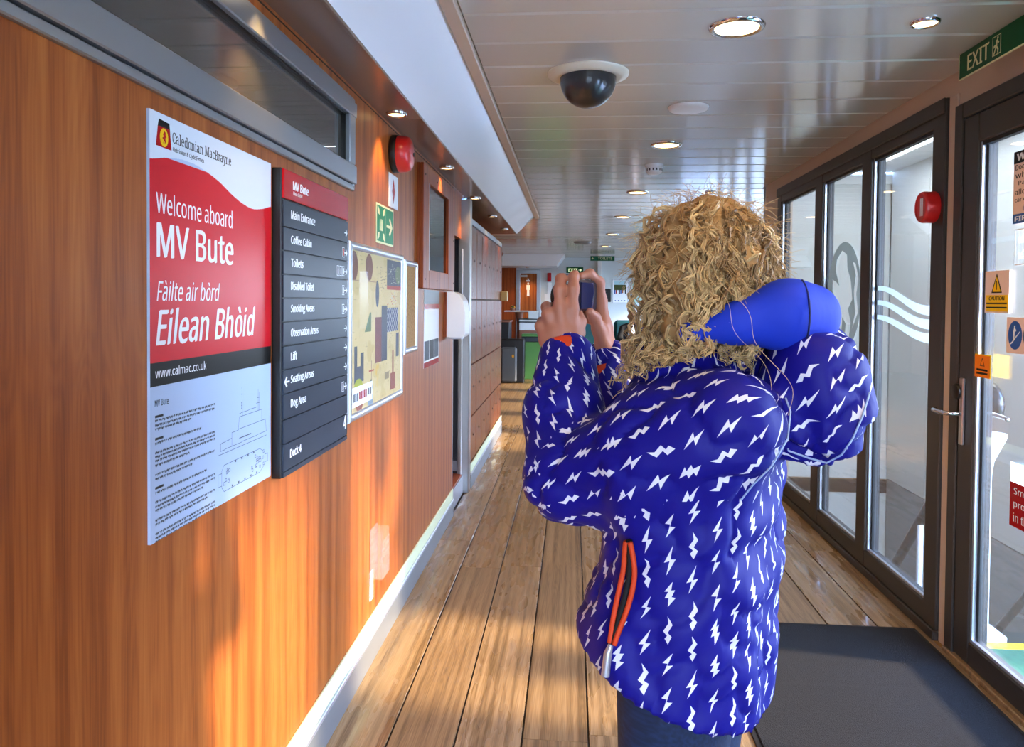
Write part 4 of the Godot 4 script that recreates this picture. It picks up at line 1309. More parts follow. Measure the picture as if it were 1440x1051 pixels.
func glass_door(called: String, z0: float, z1: float, handle: bool) -> void:
	var o := structure(called, Vector3(GLZ, 0, 0))
	# fixed frame
	bx("door_frame", o, M.frame, Vector3(0.0, 0.0, z0), Vector3(0.085, 2.35, z0 + 0.066), 0.004)
	bx("door_frame", o, M.frame, Vector3(0.0, 0.0, z1 - 0.066), Vector3(0.085, 2.35, z1), 0.004)
	bx("door_frame", o, M.frame, Vector3(0.0, 2.285, z0 + 0.066), Vector3(0.085, 2.35, z1 - 0.066), 0.004)
	bx("door_frame", o, M.beige, Vector3(0.02, 2.35, z0), Vector3(0.085, 2.41, z1), 0.0)
	# leaf
	var a := z0 + 0.070
	var b := z1 - 0.070
	var leaf := structure("door_leaf", Vector3(GLZ, 0, 0))
	leaf.name = "leaf"
	leaf.get_parent().remove_child(leaf)
	leaf.remove_meta("kind")
	leaf.position = Vector3.ZERO
	o.add_child(leaf, true)
	bx("stile", leaf, M.frame, Vector3(0.006, 0.02, a), Vector3(0.07, 2.28, a + 0.115), 0.005)
	bx("stile", leaf, M.frame, Vector3(0.006, 0.02, b - 0.115), Vector3(0.07, 2.28, b), 0.005)
	bx("rail", leaf, M.frame, Vector3(0.006, 0.02, a + 0.115), Vector3(0.07, 0.115, b - 0.115), 0.005)
	bx("rail", leaf, M.frame, Vector3(0.006, 2.16, a + 0.115), Vector3(0.07, 2.28, b - 0.115), 0.005)
	bx("bead", leaf, M.alu_bright, Vector3(0.014, 0.115, a + 0.115), Vector3(0.030, 2.16, a + 0.129), 0.001)
	bx("bead", leaf, M.gasket, Vector3(0.030, 0.115, a + 0.116), Vector3(0.066, 2.16, a + 0.146), 0.001)
	bx("bead", leaf, M.alu_bright, Vector3(0.014, 0.115, a + 0.129), Vector3(0.030, 0.128, b - 0.115), 0.001)
	bx("bead", leaf, M.gasket, Vector3(0.014, 2.145, a + 0.129), Vector3(0.04, 2.16, b - 0.115), 0.001)
	bx("pane", leaf, M.glass, Vector3(0.034, 0.117, a + 0.117), Vector3(0.040, 2.158, b - 0.117), 0.0)
	if handle:
		bx("lock_plate", leaf, M.steel, Vector3(-0.006, 0.915, a + 0.026), Vector3(0.006, 1.195, a + 0.056), 0.003)
		var cyl := part("lock_knob", lathe_mesh([Vector2(0.030, 0.0), Vector2(0.034, 0.004), Vector2(0.034, 0.018), Vector2(0.028, 0.024), Vector2(0.0, 0.025)], 20), M.black, leaf, Vector3(0.006, 1.135, a + 0.01))
		cyl.rotation.z = PI / 2
		var lever := [Vector3(0.0, 1.045, a + 0.04), Vector3(-0.045, 1.045, a + 0.04), Vector3(-0.056, 1.045, a + 0.03), Vector3(-0.058, 1.043, a - 0.02), Vector3(-0.056, 1.043, a - 0.085), Vector3(-0.040, 1.045, a - 0.105)]
		part("lever", tube_mesh(lever, 0.0095, 10), M.chrome, leaf)
		var outer := [Vector3(0.07, 1.045, a + 0.04), Vector3(0.115, 1.045, a + 0.04), Vector3(0.125, 1.045, a + 0.06), Vector3(0.125, 1.043, a + 0.15), Vector3(0.11, 1.043, a + 0.17)]
		part("lever", tube_mesh(outer, 0.0095, 10), M.chrome, leaf)


# ---------------------------------------------------------------- stair lobby behind the glass

func build_vestibule() -> void:
	var v := structure("wall_lobby")
	# outer lining of the lobby, panel by panel, open to the added side deck beside the landing
	var z := -6.6
	while z < -3.2:
		bx("lining_panel", v, M.vest_wall, Vector3(2.70, 0.012, z + 0.003), Vector3(2.74, 2.62, minf(z + 0.68, -3.12) - 0.003), 0.003)
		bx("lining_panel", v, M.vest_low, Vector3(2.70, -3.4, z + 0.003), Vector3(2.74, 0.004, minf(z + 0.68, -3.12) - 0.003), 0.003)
		z += 0.68
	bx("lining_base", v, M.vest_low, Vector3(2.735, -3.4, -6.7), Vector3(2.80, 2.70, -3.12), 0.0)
	bx("lining_panel", v, M.vest_wall, Vector3(1.75, -3.4, -6.72), Vector3(2.8, 2.62, -6.62), 0.0)
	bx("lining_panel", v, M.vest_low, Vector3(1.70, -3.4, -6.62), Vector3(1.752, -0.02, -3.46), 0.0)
	bx("deck_side", v, M.vest_wall, Vector3(2.70, 0.0, 0.3), Vector3(2.80, 2.62, 0.6), 0.0)
	var zc := -6.6
	while zc < 0.4:
		bx("lobby_ceiling_panel", v, M.white, Vector3(1.75, 2.62, zc), Vector3(2.80, 2.66, zc + 0.294), 0.005)
		zc += 0.3
	for lz in [-5.6, -4.2]:
		lobby_fill_light(Vector3(2.24, 2.62, lz))
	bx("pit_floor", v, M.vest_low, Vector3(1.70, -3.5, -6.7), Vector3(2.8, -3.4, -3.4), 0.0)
	var ld := structure("floor_landing")
	bx("landing", ld, M.deck_green, Vector3(1.72, -0.10, -3.45), Vector3(3.4, 0.0, 0.6), 0.002)
	bx("edge_line", ld, M.paint_yellow, Vector3(1.76, 0.0, -3.445), Vector3(2.69, 0.0025, -3.385), 0.0)
	var dk := structure("floor_bounce_deck")  # unseen pale slab added to bounce sunlight up to ceiling and fascia
	bx("deck", dk, M.deck_pale, Vector3(3.4, -0.10, -8.0), Vector3(7.0, 0.0, 4.0), 0.002)
	var st := thing("stair_flight", "steep stair going down behind the glass with a white newel and curled black handrail", "stairs", Vector3(0, 0, 0))
	for k in 12:
		var tz := -3.46 - k * 0.19
		bx("tread", st, M.deck_green, Vector3(1.80, -0.22 - k * 0.22, tz - 0.21), Vector3(2.66, -0.19 - k * 0.22, tz), 0.003)
		bx("nosing", st, M.paint_yellow, Vector3(1.80, -0.189 - k * 0.22, tz - 0.035), Vector3(2.66, -0.186 - k * 0.22, tz - 0.002), 0.0)
	var str_poly := PackedVector2Array([Vector2(3.40, 0.12), Vector2(3.62, 0.12), Vector2(5.9, -2.55), Vector2(5.9, -2.85), Vector2(3.40, -0.10)])
	for x in [1.79, 2.68]:
		var s := part("stringer", prism_mesh(str_poly, 0.02), M.paint_white, st, Vector3(x, 0, 0))
		s.rotation.y = PI / 2
	# handrails: newel post with a black rail that curls at its top end, and a rail on the lining
	var hr := st
	bx("foot_plate", hr, M.paint_white, Vector3(1.80, 0.0, -3.58), Vector3(1.94, 0.03, -3.44), 0.006)
	part("newel", tube_mesh([Vector3(1.87, 0.03, -3.51), Vector3(1.87, 0.80, -3.51)], 0.022, 12), M.paint_white, hr)
	part("newel_head", lathe_mesh([Vector2(0.022, 0.74), Vector2(0.03, 0.80), Vector2(0.075, 0.905), Vector2(0.078, 0.925), Vector2(0.0, 0.93)], 20), M.paint_white, hr, Vector3(1.87, 0, -3.51))
	var rail := []
	for k in 9:
		var a := -0.5 + PI * 1.1 * k / 8.0
		rail.append(Vector3(1.87, 1.06 + 0.075 * sin(a), -3.50 + 0.075 * cos(a)))
	rail.append(Vector3(1.87, 0.93, -3.62))
	rail.append(Vector3(1.87, -1.80, -6.0))
	part("handrail", tube_mesh(rail, 0.025, 12), M.black_gloss, hr)
	for k in 3:
		part("baluster", tube_mesh([Vector3(1.87, 0.35 - k * 0.78, -4.13 - k * 0.68), Vector3(1.87, -0.70 - k * 0.78, -4.13 - k * 0.68)], 0.016, 10), M.paint_white, hr)
	var w2 := thing("wall_rail", "black handrail sloping down along the lobby lining", "handrail", Vector3(0, 0, 0))
	part("handrail", tube_mesh([Vector3(2.62, 1.0, -3.30), Vector3(2.62, 0.98, -3.46), Vector3(2.62, -1.85, -5.95)], 0.024, 12), M.black_gloss, w2)
	for k in 3:
		part("bracket", tube_mesh([Vector3(2.62, 0.58 - k * 0.9, -3.81 - k * 0.79), Vector3(2.70, 0.55 - k * 0.9, -3.81 - k * 0.79)], 0.010, 8), M.steel, w2)


func lobby_fill_light(at: Vector3) -> void:  # fill light added to brighten the lobby behind the glass
	var o := thing("lobby_fill_light", "long white fill panel added to brighten the stair lobby behind the glass", "ceiling light", at, 0.0, "added lobby fill lights")
	bx("housing", o, M.paint_white, Vector3(-0.16, -0.02, -0.55), Vector3(0.16, 0.0, 0.55), 0.004)
	bx("fill_diffuser", o, M.lobby_fill_light, Vector3(-0.14, -0.035, -0.53), Vector3(0.14, -0.02, 0.53), 0.004)
	var l := AreaLight3D.new()
	l.name = "lamp_light"
	l.area_size = Vector2(0.28, 1.06)
	l.light_color = Color(0.93, 0.97, 1.0)
	l.light_energy = 0.8
	l.area_range = 15.0
	l.shadow_enabled = true
	l.rotation.x = -PI / 2
	l.position = Vector3(0, -0.04, 0)
	o.add_child(l, true)


# ---------------------------------------------------------------- lounge at the far end

func build_lounge() -> void:
	var wf := structure("wall_far")
	bx("white_lining", wf, M.lounge_wall, Vector3(0.655, 0.0, -17.1), Vector3(3.1, 2.56, -17.0), 0.0)
	bx("grey_lining", wf, M.lounge_wall, Vector3(-0.72, 2.12, -17.1), Vector3(0.655, 2.56, -17.0), 0.0)
	bx("grey_lining", wf, M.lounge_wall, Vector3(-0.72, 0.0, -17.1), Vector3(-0.18, 2.12, -17.0), 0.0)
	bx("wood_lining", wf, M.cherry_red, Vector3(-4.2, 0.0, -17.1), Vector3(-1.27, 2.56, -17.0), 0.0)
	bx("wood_lining", wf, M.lounge_wall, Vector3(-1.27, 2.22, -17.1), Vector3(-0.72, 2.56, -17.0), 0.0)
	bx("white_pillar", wf, M.white, Vector3(0.57, 0.0, -17.0), Vector3(0.66, 2.5, -16.86), 0.004)
	var wl := structure("wall_lounge_left")
	slab("laminate", wl, M.cherry_red, Vector3(-4.2, 0.0, -17.1), Vector3(-4.1, 2.56, -8.4))
	bx("laminate", wl, M.cherry_red, Vector3(-4.2, 0.0, -8.55), Vector3(-1.24, 2.56, -8.5), 0.0)
	# window wall on the sunny side
	var wr := structure("wall_lounge_right")
	bx("lining", wr, M.lounge_wall, Vector3(3.0, 0.0, -17.1), Vector3(3.1, 0.85, -6.6), 0.0)
	bx("lining", wr, M.lounge_wall, Vector3(3.0, 2.15, -17.1), Vector3(3.1, 2.56, -6.6), 0.0)
	bx("lining", wr, M.lounge_wall, Vector3(2.70, 0.0, -6.72), Vector3(3.1, 2.56, -6.62), 0.0)
	var z := -6.6
	var n := 3
	while z > -17.0:
		bx("pier", wr, M.lounge_wall, Vector3(3.0, 0.85, z - 0.28), Vector3(3.1, 2.15, z), 0.003)
		if z - 1.3 > -17.0:
			var wn := structure("window_%d" % n, Vector3(3.05, 1.5, z - 0.79))
			wn.name = "window_%d" % n
			bx("pane", wn, M.glass, Vector3(-0.004, -0.65, -0.51), Vector3(0.004, 0.65, 0.51), 0.0)
			for e in [[-0.65, -0.61, -0.51, 0.51], [0.61, 0.65, -0.51, 0.51], [-0.61, 0.61, -0.51, -0.47], [-0.61, 0.61, 0.47, 0.51]]:
				bx("window_frame", wn, M.alu, Vector3(-0.03, e[0], e[2]), Vector3(0.03, e[1], e[3]), 0.003)
			n += 1
		z -= 1.3

	# toilet door and the exit door in the far wall
	var d := structure("door_3", Vector3(0, 0, -17.0))
	bx("door_frame", d, M.alu, Vector3(-1.27, 0.0, -0.05), Vector3(-1.18, 2.22, 0.03), 0.004)
	bx("door_frame", d, M.alu, Vector3(-0.80, 0.0, -0.05), Vector3(-0.72, 2.22, 0.03), 0.004)
	bx("door_frame", d, M.alu, Vector3(-1.18, 2.13, -0.05), Vector3(-0.80, 2.22, 0.03), 0.004)
	bx("leaf", d, M.cherry, Vector3(-1.18, 0.0, -0.04), Vector3(-0.80, 2.13, -0.01), 0.002)
	bx("closer", d, M.steel, Vector3(-1.17, 2.05, -0.01), Vector3(-1.02, 2.10, 0.05), 0.004)
	part("pictogram", prism_mesh(PackedVector2Array([Vector2(-1.025, 1.62), Vector2(-0.965, 1.62), Vector2(-0.97, 1.76), Vector2(-0.955, 1.76), Vector2(-0.955, 1.87), Vector2(-1.035, 1.87), Vector2(-1.035, 1.76), Vector2(-1.02, 1.76)]), 0.004), M.print_white, d, Vector3(0, 0, -0.01))
	part("pictogram", prism_mesh(oval2(Vector2(-0.995, 1.905), 0.022, 0.026), 0.004), M.print_white, d, Vector3(0, 0, -0.01))
	part("pictogram", prism_mesh(PackedVector2Array([Vector2(-1.04, 1.95), Vector2(-0.95, 1.95), Vector2(-0.95, 1.985), Vector2(-0.98, 1.985), Vector2(-0.98, 2.02), Vector2(-1.01, 2.02), Vector2(-1.01, 1.985), Vector2(-1.04, 1.985)]), 0.004), M.print_white, d, Vector3(0, 0, -0.01))
	var x := structure("door_4", Vector3(0, 0, -17.0))
	bx("door_frame", x, M.kick, Vector3(-0.18, 0.0, -0.06), Vector3(-0.10, 2.12, 0.02), 0.004)
	bx("door_frame", x, M.kick, Vector3(0.50, 0.0, -0.06), Vector3(0.58, 2.12, 0.02), 0.004)
	bx("door_frame", x, M.kick, Vector3(-0.10, 2.04, -0.06), Vector3(0.50, 2.12, 0.02), 0.004)
	bx("leaf", x, M.white, Vector3(-0.10, 0.0, -0.05), Vector3(0.50, 2.04, -0.02), 0.002)
	bx("leaf_band", x, M.sign_red, Vector3(-0.06, 1.86, -0.02), Vector3(0.46, 1.94, -0.016), 0.0)

	# bulkhead with sloped white fascia over the toilet door
	var bh := structure("trim_2")
	var m := MB.new()
	var A := Vector3(-1.62, 2.26, -15.95)
	var B := Vector3(-0.33, 2.26, -15.95)
	var C := Vector3(-0.16, 2.498, -15.75)
	var D := Vector3(-1.45, 2.498, -15.75)
	var E := Vector3(-0.33, 2.26, -16.98)
	var F := Vector3(-0.16, 2.498, -16.98)
	m.quad(A, B, C, D, Vector3(0, -0.64, 0.77))
	m.quad(B, E, F, C, Vector3(0.81, -0.58, 0))
	m.quad(A, B, E, Vector3(-1.62, 2.26, -16.98), Vector3(0, -1, 0))
	part("fascia", m.mesh(), M.fascia, bh)
	downlight(Vector3(-0.99, 2.26, -16.7), 0.05, "small downlight in the bulkhead over the toilet door", "small ceiling downlights", 0.5, 50.0)
	var fb := thing("fire_box", "small dark red alarm box beside the toilet door", "alarm", Vector3(-0.56, 1.95, -17.0))
	bx("case", fb, M.sign_red, Vector3(0, 0, 0), Vector3(0.09, 0.20, 0.06), 0.006)
	bx("sign", fb, M.print_white, Vector3(0.0, -0.30, 0), Vector3(0.10, -0.02, 0.006), 0.002)
	var lb := thing("paper_notice", "white paper notice on the wall beside the toilet door", "notice", Vector3(-0.62, 1.05, -17.0))
	bx("panel", lb, M.print_white, Vector3(0, 0, 0), Vector3(0.22, 0.62, 0.012), 0.003)

	# hanging signs
	var ts := thing("toilets_sign", "dark green hanging toilets sign under the far ceiling", "sign", Vector3(0.385, 2.375, -16.0))
	bx("plate", ts, M.sign_green, Vector3(0, 0, -0.01), Vector3(0.51, 0.10, 0.0), 0.002)
	lettering("TOILETS", ts, M.sign_cream, 0.16, 0.025, 0.30, 0.05, 0.0)
	part("arrow", prism_mesh(arrow2(0.055, 0.05, 0.028, true), 0.001), M.sign_cream, ts)
	for q in [0.08, 0.43]:
		part("hanger", tube_mesh([Vector3(q, 0.10, -0.005), Vector3(q, 0.125, -0.005)], 0.004, 6), M.steel, ts)
	var xs := thing("lit_exit_sign", "lit green exit sign over the far white door", "sign", Vector3(-0.13, 2.15, -16.98))
	bx("case", xs, M.sign_green, Vector3(0, 0, 0), Vector3(0.38, 0.13, 0.05), 0.004)
	var lt := lettering("EXIT", xs, M.sign_glow, 0.05, 0.03, 0.20, 0.07, 0.05, "Droid Sans", 0.0, true)
	lt.name = "lit_sign_lettering"
	part("lit_sign_arrow", prism_mesh(arrow2(0.31, 0.065, 0.035), 0.001), M.sign_glow, xs, Vector3(0, 0, 0.05))

	# posters on the white wall
	var po := thing("wall_poster", "framed poster of a harbour on the far white wall", "poster", Vector3(0.905, 1.47, -17.0))
	bx("frame", po, M.alu_bright, Vector3(0, 0, 0), Vector3(0.36, 0.55, 0.02), 0.004)
	bx("sheet", po, M.print_white, Vector3(0.02, 0.02, 0.02), Vector3(0.34, 0.53, 0.022), 0.0)
	bx("sky_print", po, M.frost_light, Vector3(0.04, 0.42, 0.022), Vector3(0.32, 0.51, 0.0226), 0.0)
	bx("hill_print", po, M.leaf, Vector3(0.04, 0.30, 0.022), Vector3(0.32, 0.42, 0.0226), 0.0)
	for k in 8:
		bx("boat_print", po, [M.sign_blue, M.sign_red, M.print_white, M.navy][k % 4], Vector3(0.045 + k * 0.034, 0.21 + 0.012 * (k % 3), 0.022), Vector3(0.073 + k * 0.034, 0.30, 0.0226), 0.0)
	for k in 4:
		bx("print_mark", po, M.sign_blue, Vector3(0.06 + k * 0.07, 0.05, 0.022), Vector3(0.085 + k * 0.07, 0.075, 0.0226), 0.0)
	var db := thing("small_directory", "small dark directory board on the far white wall", "sign", Vector3(0.675, 1.50, -17.0))
	bx("board", db, M.dark, Vector3(0, 0, 0), Vector3(0.20, 0.30, 0.015), 0.003)
	for k in 4:
		bx("line", db, M.kick, Vector3(0.02, 0.06 + k * 0.06, 0.015), Vector3(0.12, 0.072 + k * 0.06, 0.016), 0.0)
	var p2 := thing("wall_poster", "pale framed notice beside the harbour poster", "poster", Vector3(1.33, 1.47, -17.0))
	bx("frame", p2, M.alu_bright, Vector3(0, 0, 0), Vector3(0.36, 0.55, 0.02), 0.004)
	bx("sheet", p2, mat(Color(0.66, 0.76, 0.70), 0.5), Vector3(0.02, 0.02, 0.02), Vector3(0.34, 0.53, 0.022), 0.0)

	# teal seats under the posters
	for k in 3:
		var s := thing("lounge_seat", ["teal lounge seat left empty beside the seated person", "teal lounge seat with the person in a dark coat on it", "teal lounge seat nearest the lounge windows"][k], "seat", Vector3(0.50 + k * 0.72, 0, -15.6), 0.0, "teal lounge seats")
		bx("seat", s, M.teal, Vector3(-0.33, 0.28, -0.30), Vector3(0.33, 0.45, 0.30), 0.05)
		bx("backrest", s, M.teal, Vector3(-0.33, 0.42, -0.42), Vector3(0.33, 1.12, -0.24), 0.06)
		for lx in [-0.26, 0.26]:
			for lz in [-0.30, 0.24]:
				part("leg", tube_mesh([Vector3(lx, 0.0, lz), Vector3(lx, 0.30, lz)], 0.02, 8), M.steel, s)

	# bins, counters and the table with pots beside the toilet door
	var bn := thing("litter_bin", "grey litter bin in a black housing beyond the lockers", "bin", Vector3(-1.12, 0, -13.6))
	bx("housing", bn, M.black, Vector3(-0.20, 0.0, -0.34), Vector3(0.26, 0.80, -0.03), 0.02)
	bx("bin_front", bn, M.grey_bin, Vector3(-0.16, 0.02, -0.03), Vector3(0.13, 0.66, 0.06), 0.03)
	part("mark", prism_mesh(oval2(Vector2(0.06, 0.50), 0.022, 0.03, 12), 0.001), M.flower, bn, Vector3(0, 0, 0.06))
	var dk := thing("dark_counter", "dark cabinet behind the litter bin", "cabinet", Vector3(-1.62, 0, -14.4))
	bx("body", dk, M.dark, Vector3(-0.5, 0.0, -0.3), Vector3(0.44, 1.10, 0.3), 0.01)
	bx("top", dk, M.terracotta, Vector3(-0.52, 1.10, -0.32), Vector3(0.46, 1.13, 0.32), 0.006)
	var gc := thing("green_counter", "green fronted counter with a dark band beside the litter bin", "counter", Vector3(-0.66, 0, -14.3))
	bx("front", gc, M.lime, Vector3(-0.30, 0.0, -0.3), Vector3(0.60, 0.72, 0.0), 0.01)
	bx("band", gc, M.navy, Vector3(-0.30, 0.72, -0.30), Vector3(0.60, 0.82, 0.02), 0.012)
	bx("top", gc, M.lime, Vector3(-0.30, 0.82, -0.30), Vector3(0.60, 0.87, -0.02), 0.01)
	var wc := thing("white_counter", "white fronted counter with a dark edge behind the green counter", "counter", Vector3(-0.80, 0, -15.4))
	bx("base", wc, M.terracotta, Vector3(-0.28, 0.0, -0.3), Vector3(0.55, 0.90, -0.01), 0.006)
	bx("front", wc, M.paint_white, Vector3(-0.28, 0.90, -0.3), Vector3(0.55, 1.06, 0.0), 0.006)
	bx("edge", wc, M.navy, Vector3(-0.30, 1.06, -0.31), Vector3(0.57, 1.085, 0.012), 0.004)
	bx("shelf", wc, M.paint_white, Vector3(-0.28, 1.085, -0.3), Vector3(0.55, 1.12, 0.0), 0.004)
	bx("edge", wc, M.navy, Vector3(-0.30, 1.12, -0.31), Vector3(0.57, 1.14, 0.012), 0.004)
	var tb := thing("pot_shelf", "pale table top on a tapered leg holding plant pots", "table", Vector3(-1.06, 0, -15.9))
	bx("top", tb, M.white, Vector3(-0.36, 1.275, -0.2), Vector3(0.30, 1.30, 0.2), 0.004)
	part("leg", lathe_mesh([Vector2(0.10, 0.0), Vector2(0.05, 0.3), Vector2(0.05, 1.0), Vector2(0.09, 1.275)], 16), M.terracotta, tb, Vector3(-0.05, 0, 0))
	for q in [[-0.20, 0.10], [0.38, 0.07]]:
		var pp := thing("flower_pot", "low pot of yellow flowers on the far pale table" if q[0] < 0 else "yellow flower pot beyond the far pale table", "plant", Vector3(-1.06 + q[0], 1.30, -15.9))
		if q[0] > 0:
			pp.position = Vector3(-0.56, 1.14, -15.55)
		part("pot", lathe_mesh([Vector2(0.0, 0.0), Vector2(0.04, 0.0), Vector2(0.055, 0.06), Vector2(0.05, 0.06)], 14), M.terracotta, pp)
		for k in 9:
			var a := k * 2.4
			part("flower", lathe_mesh([Vector2(0.0, 0.0), Vector2(0.022, 0.012), Vector2(0.016, 0.03), Vector2(0.0, 0.035)], 8), M.flower if k % 3 else M.leaf, pp, Vector3(cos(a) * 0.014 * sqrt(k), 0.055 + 0.008 * (k % 4), sin(a) * 0.014 * sqrt(k)))
	var bxo := thing("white_box", "white box standing under the far pale table", "box", Vector3(-0.83, 1.14, -15.6))
	bx("carton", bxo, M.paint_white, Vector3(-0.07, 0.0, -0.06), Vector3(0.13, 0.13, 0.06), 0.003)
	bx("lid", bxo, M.paint_white, Vector3(-0.075, 0.13, -0.065), Vector3(0.135, 0.15, 0.065), 0.003)


# ---------------------------------------------------------------- figures: distance fields meshed as surface nets

class Field:
	var a := PackedVector3Array()
	var d := PackedVector3Array()
	var l2 := PackedFloat32Array()
	var ra := PackedFloat32Array()
	var rb := PackedFloat32Array()
	var k := 0.03

	func bone(p: Vector3, q: Vector3, r0: float, r1: float) -> void:
		a.append(p)
		d.append(q - p)
		l2.append(maxf((q - p).length_squared(), 1e-9))
		ra.append(r0)
		rb.append(r1)

	func chain(pts: Array, rs: Array) -> void:
		for i in pts.size() - 1:
			bone(pts[i], pts[i + 1], rs[i], rs[i + 1])

	func bones_at(p: Vector3) -> float:
		var best := 1e3
		for i in a.size():
			var v := p - a[i]
			var t := clampf(v.dot(d[i]) / l2[i], 0.0, 1.0)
			var e := (v - d[i] * t).length() - lerpf(ra[i], rb[i], t)
			var h := maxf(k - absf(best - e), 0.0) / k
			best = minf(best, e) - h * h * k * 0.25
		return best

	func at(p: Vector3) -> float:
		return bones_at(p)


class Jacket extends Field:
	var c := Vector3.ZERO
	var f := Vector3.FORWARD
	var r := Vector3.RIGHT
	var sec := []   # height, forward shift, half width, half depth
	var hood_c := Vector3.ZERO
	var hood_r := Vector3.ONE

	func section(y: float) -> Array:
		if y <= sec[0][0]:
			return sec[0]
		for i in sec.size() - 1:
			if y < sec[i + 1][0]:
				var t: float = (y - sec[i][0]) / (sec[i + 1][0] - sec[i][0])
				t = t * t * (3.0 - 2.0 * t) * 0.5 + t * 0.5
				return [y, lerpf(sec[i][1], sec[i + 1][1], t), lerpf(sec[i][2], sec[i + 1][2], t), lerpf(sec[i][3], sec[i + 1][3], t)]
		return sec[-1]

	func torso_at(p: Vector3) -> float:
		var s := section(p.y)
		var v := p - c
		var x: float = v.dot(r) / s[2]
		var z: float = (v.dot(f) - s[1]) / s[3]
		var e: float = (pow(pow(absf(x), 2.3) + pow(absf(z), 2.3), 1.0 / 2.3) - 1.0) * minf(s[2], s[3])
		var hem: float = 0.892 + 0.40 * v.dot(f) - p.y
		e = maxf(e, hem)
		return maxf(e, p.y - sec[-1][0])

	func hood_at(p: Vector3) -> float:
		var q := ((p - hood_c) / hood_r).abs()
		return (pow(pow(q.x, 2.5) + pow(q.y, 2.5) + pow(q.z, 2.5), 0.4) - 1.0) * minf(hood_r.x, minf(hood_r.y, hood_r.z))

	func join(x: float, y: float, kk: float) -> float:
		var h := maxf(kk - absf(x - y), 0.0) / kk
		return minf(x, y) - h * h * kk * 0.25

	func at(p: Vector3) -> float:
		return join(join(bones_at(p), torso_at(p), 0.05), hood_at(p), 0.018)

	func onto(p: Vector3, lift := 0.0) -> Vector3:
		for i in 6:
			var e := 0.002
			var v := at(p)
			var g := Vector3(at(p + Vector3(e, 0, 0)) - v, at(p + Vector3(0, e, 0)) - v, at(p + Vector3(0, 0, e)) - v) / e
			if g.length_squared() < 1e-6:
				break
			p -= g.normalized() * (v - lift) / maxf(0.5, g.length())
		return p


# surface net of a field inside a box: [points, triangle corners]
func net(fld: Field, lo: Vector3, hi: Vector3, h: float) -> Array:
	var nb := Vector3i(((hi - lo) / (h * 4.0)).ceil())
	var nc := nb * 4
	var np := nc + Vector3i.ONE
	var vals := PackedFloat32Array()
	vals.resize(np.x * np.y * np.z)
	vals.fill(1e9)
	var cells := PackedInt32Array()
	cells.resize(nc.x * nc.y * nc.z)
	cells.fill(-1)
	var near := []
	var reach := h * 4.0 * 0.9 + h * 1.5
	for bz in nb.z:
		for by in nb.y:
			for bxx in nb.x:
				var m := lo + (Vector3(bxx, by, bz) * 4.0 + Vector3(2, 2, 2)) * h
				var dd := fld.at(m)
				if absf(dd) < reach * 1.35:
					near.append(Vector3i(bxx * 4, by * 4, bz * 4))
	for b in near:
		for z in range(b.z, b.z + 5):
			for y in range(b.y, b.y + 5):
				var row: int = (z * np.y + y) * np.x
				for x in range(b.x, b.x + 5):
					if vals[row + x] > 1e8:
						vals[row + x] = fld.at(lo + Vector3(x, y, z) * h)
	var pts := PackedVector3Array()
	var sx := 1
	var sy := np.x
	var sz := np.x * np.y
	var corner := [0, sx, sy, sx + sy, sz, sz + sx, sz + sy, sz + sx + sy]
	var at := [Vector3(0, 0, 0), Vector3(1, 0, 0), Vector3(0, 1, 0), Vector3(1, 1, 0), Vector3(0, 0, 1), Vector3(1, 0, 1), Vector3(0, 1, 1), Vector3(1, 1, 1)]
	var edges := [[0, 1], [2, 3], [4, 5], [6, 7], [0, 2], [1, 3], [4, 6], [5, 7], [0, 4], [1, 5], [2, 6], [3, 7]]
	for b in near:
		for z in range(b.z, b.z + 4):
			for y in range(b.y, b.y + 4):
				for x in range(b.x, b.x + 4):
					var k: int = (z * np.y + y) * np.x + x
					var inside := 0
					for q in 8:
						if vals[k + corner[q]] < 0.0:
							inside += 1
					if inside == 0 or inside == 8:
						continue
					var s := Vector3.ZERO
					var n := 0
					for e in edges:
						var v0 := vals[k + corner[e[0]]]
						var v1 := vals[k + corner[e[1]]]
						if (v0 < 0.0) != (v1 < 0.0):
							s += at[e[0]].lerp(at[e[1]], v0 / (v0 - v1))
							n += 1
					cells[(z * nc.y + y) * nc.x + x] = pts.size()
					pts.append(lo + (Vector3(x, y, z) + s / n) * h)
	var tris := PackedInt32Array()
	var cy := nc.x
	var cz := nc.x * nc.y
	for b in near:
		for z in range(maxi(b.z, 1), b.z + 4):
			for y in range(maxi(b.y, 1), b.y + 4):
				for x in range(maxi(b.x, 1), b.x + 4):
					var k: int = (z * np.y + y) * np.x + x
					var ci: int = (z * nc.y + y) * nc.x + x
					var v0 := vals[k]
					for ax in 3:
						var v1 := vals[k + (sx if ax == 0 else sy if ax == 1 else sz)]
						if v1 > 1e8 or (v0 < 0.0) == (v1 < 0.0):
							continue
						var u := cy if ax == 0 else cz if ax == 1 else 1
						var w := cz if ax == 0 else 1 if ax == 1 else cy
						var q0 := cells[ci]
						var q1 := cells[ci - u]
						var q2 := cells[ci - u - w]
						var q3 := cells[ci - w]
						if q0 < 0 or q1 < 0 or q2 < 0 or q3 < 0:
							continue
						if v0 < 0.0:
							tris.append_array([q0, q2, q1, q0, q3, q2])
						else:
							tris.append_array([q0, q1, q2, q0, q2, q3])
	return [pts, tris]


func net_normals(pts: PackedVector3Array, tris: PackedInt32Array) -> PackedVector3Array:
	var nn := PackedVector3Array()
	nn.resize(pts.size())
	for k in range(0, tris.size(), 3):
		var c := (pts[tris[k + 2]] - pts[tris[k]]).cross(pts[tris[k + 1]] - pts[tris[k]])
		nn[tris[k]] += c
		nn[tris[k + 1]] += c
		nn[tris[k + 2]] += c
	for k in nn.size():
		nn[k] = nn[k].normalized()
	return nn


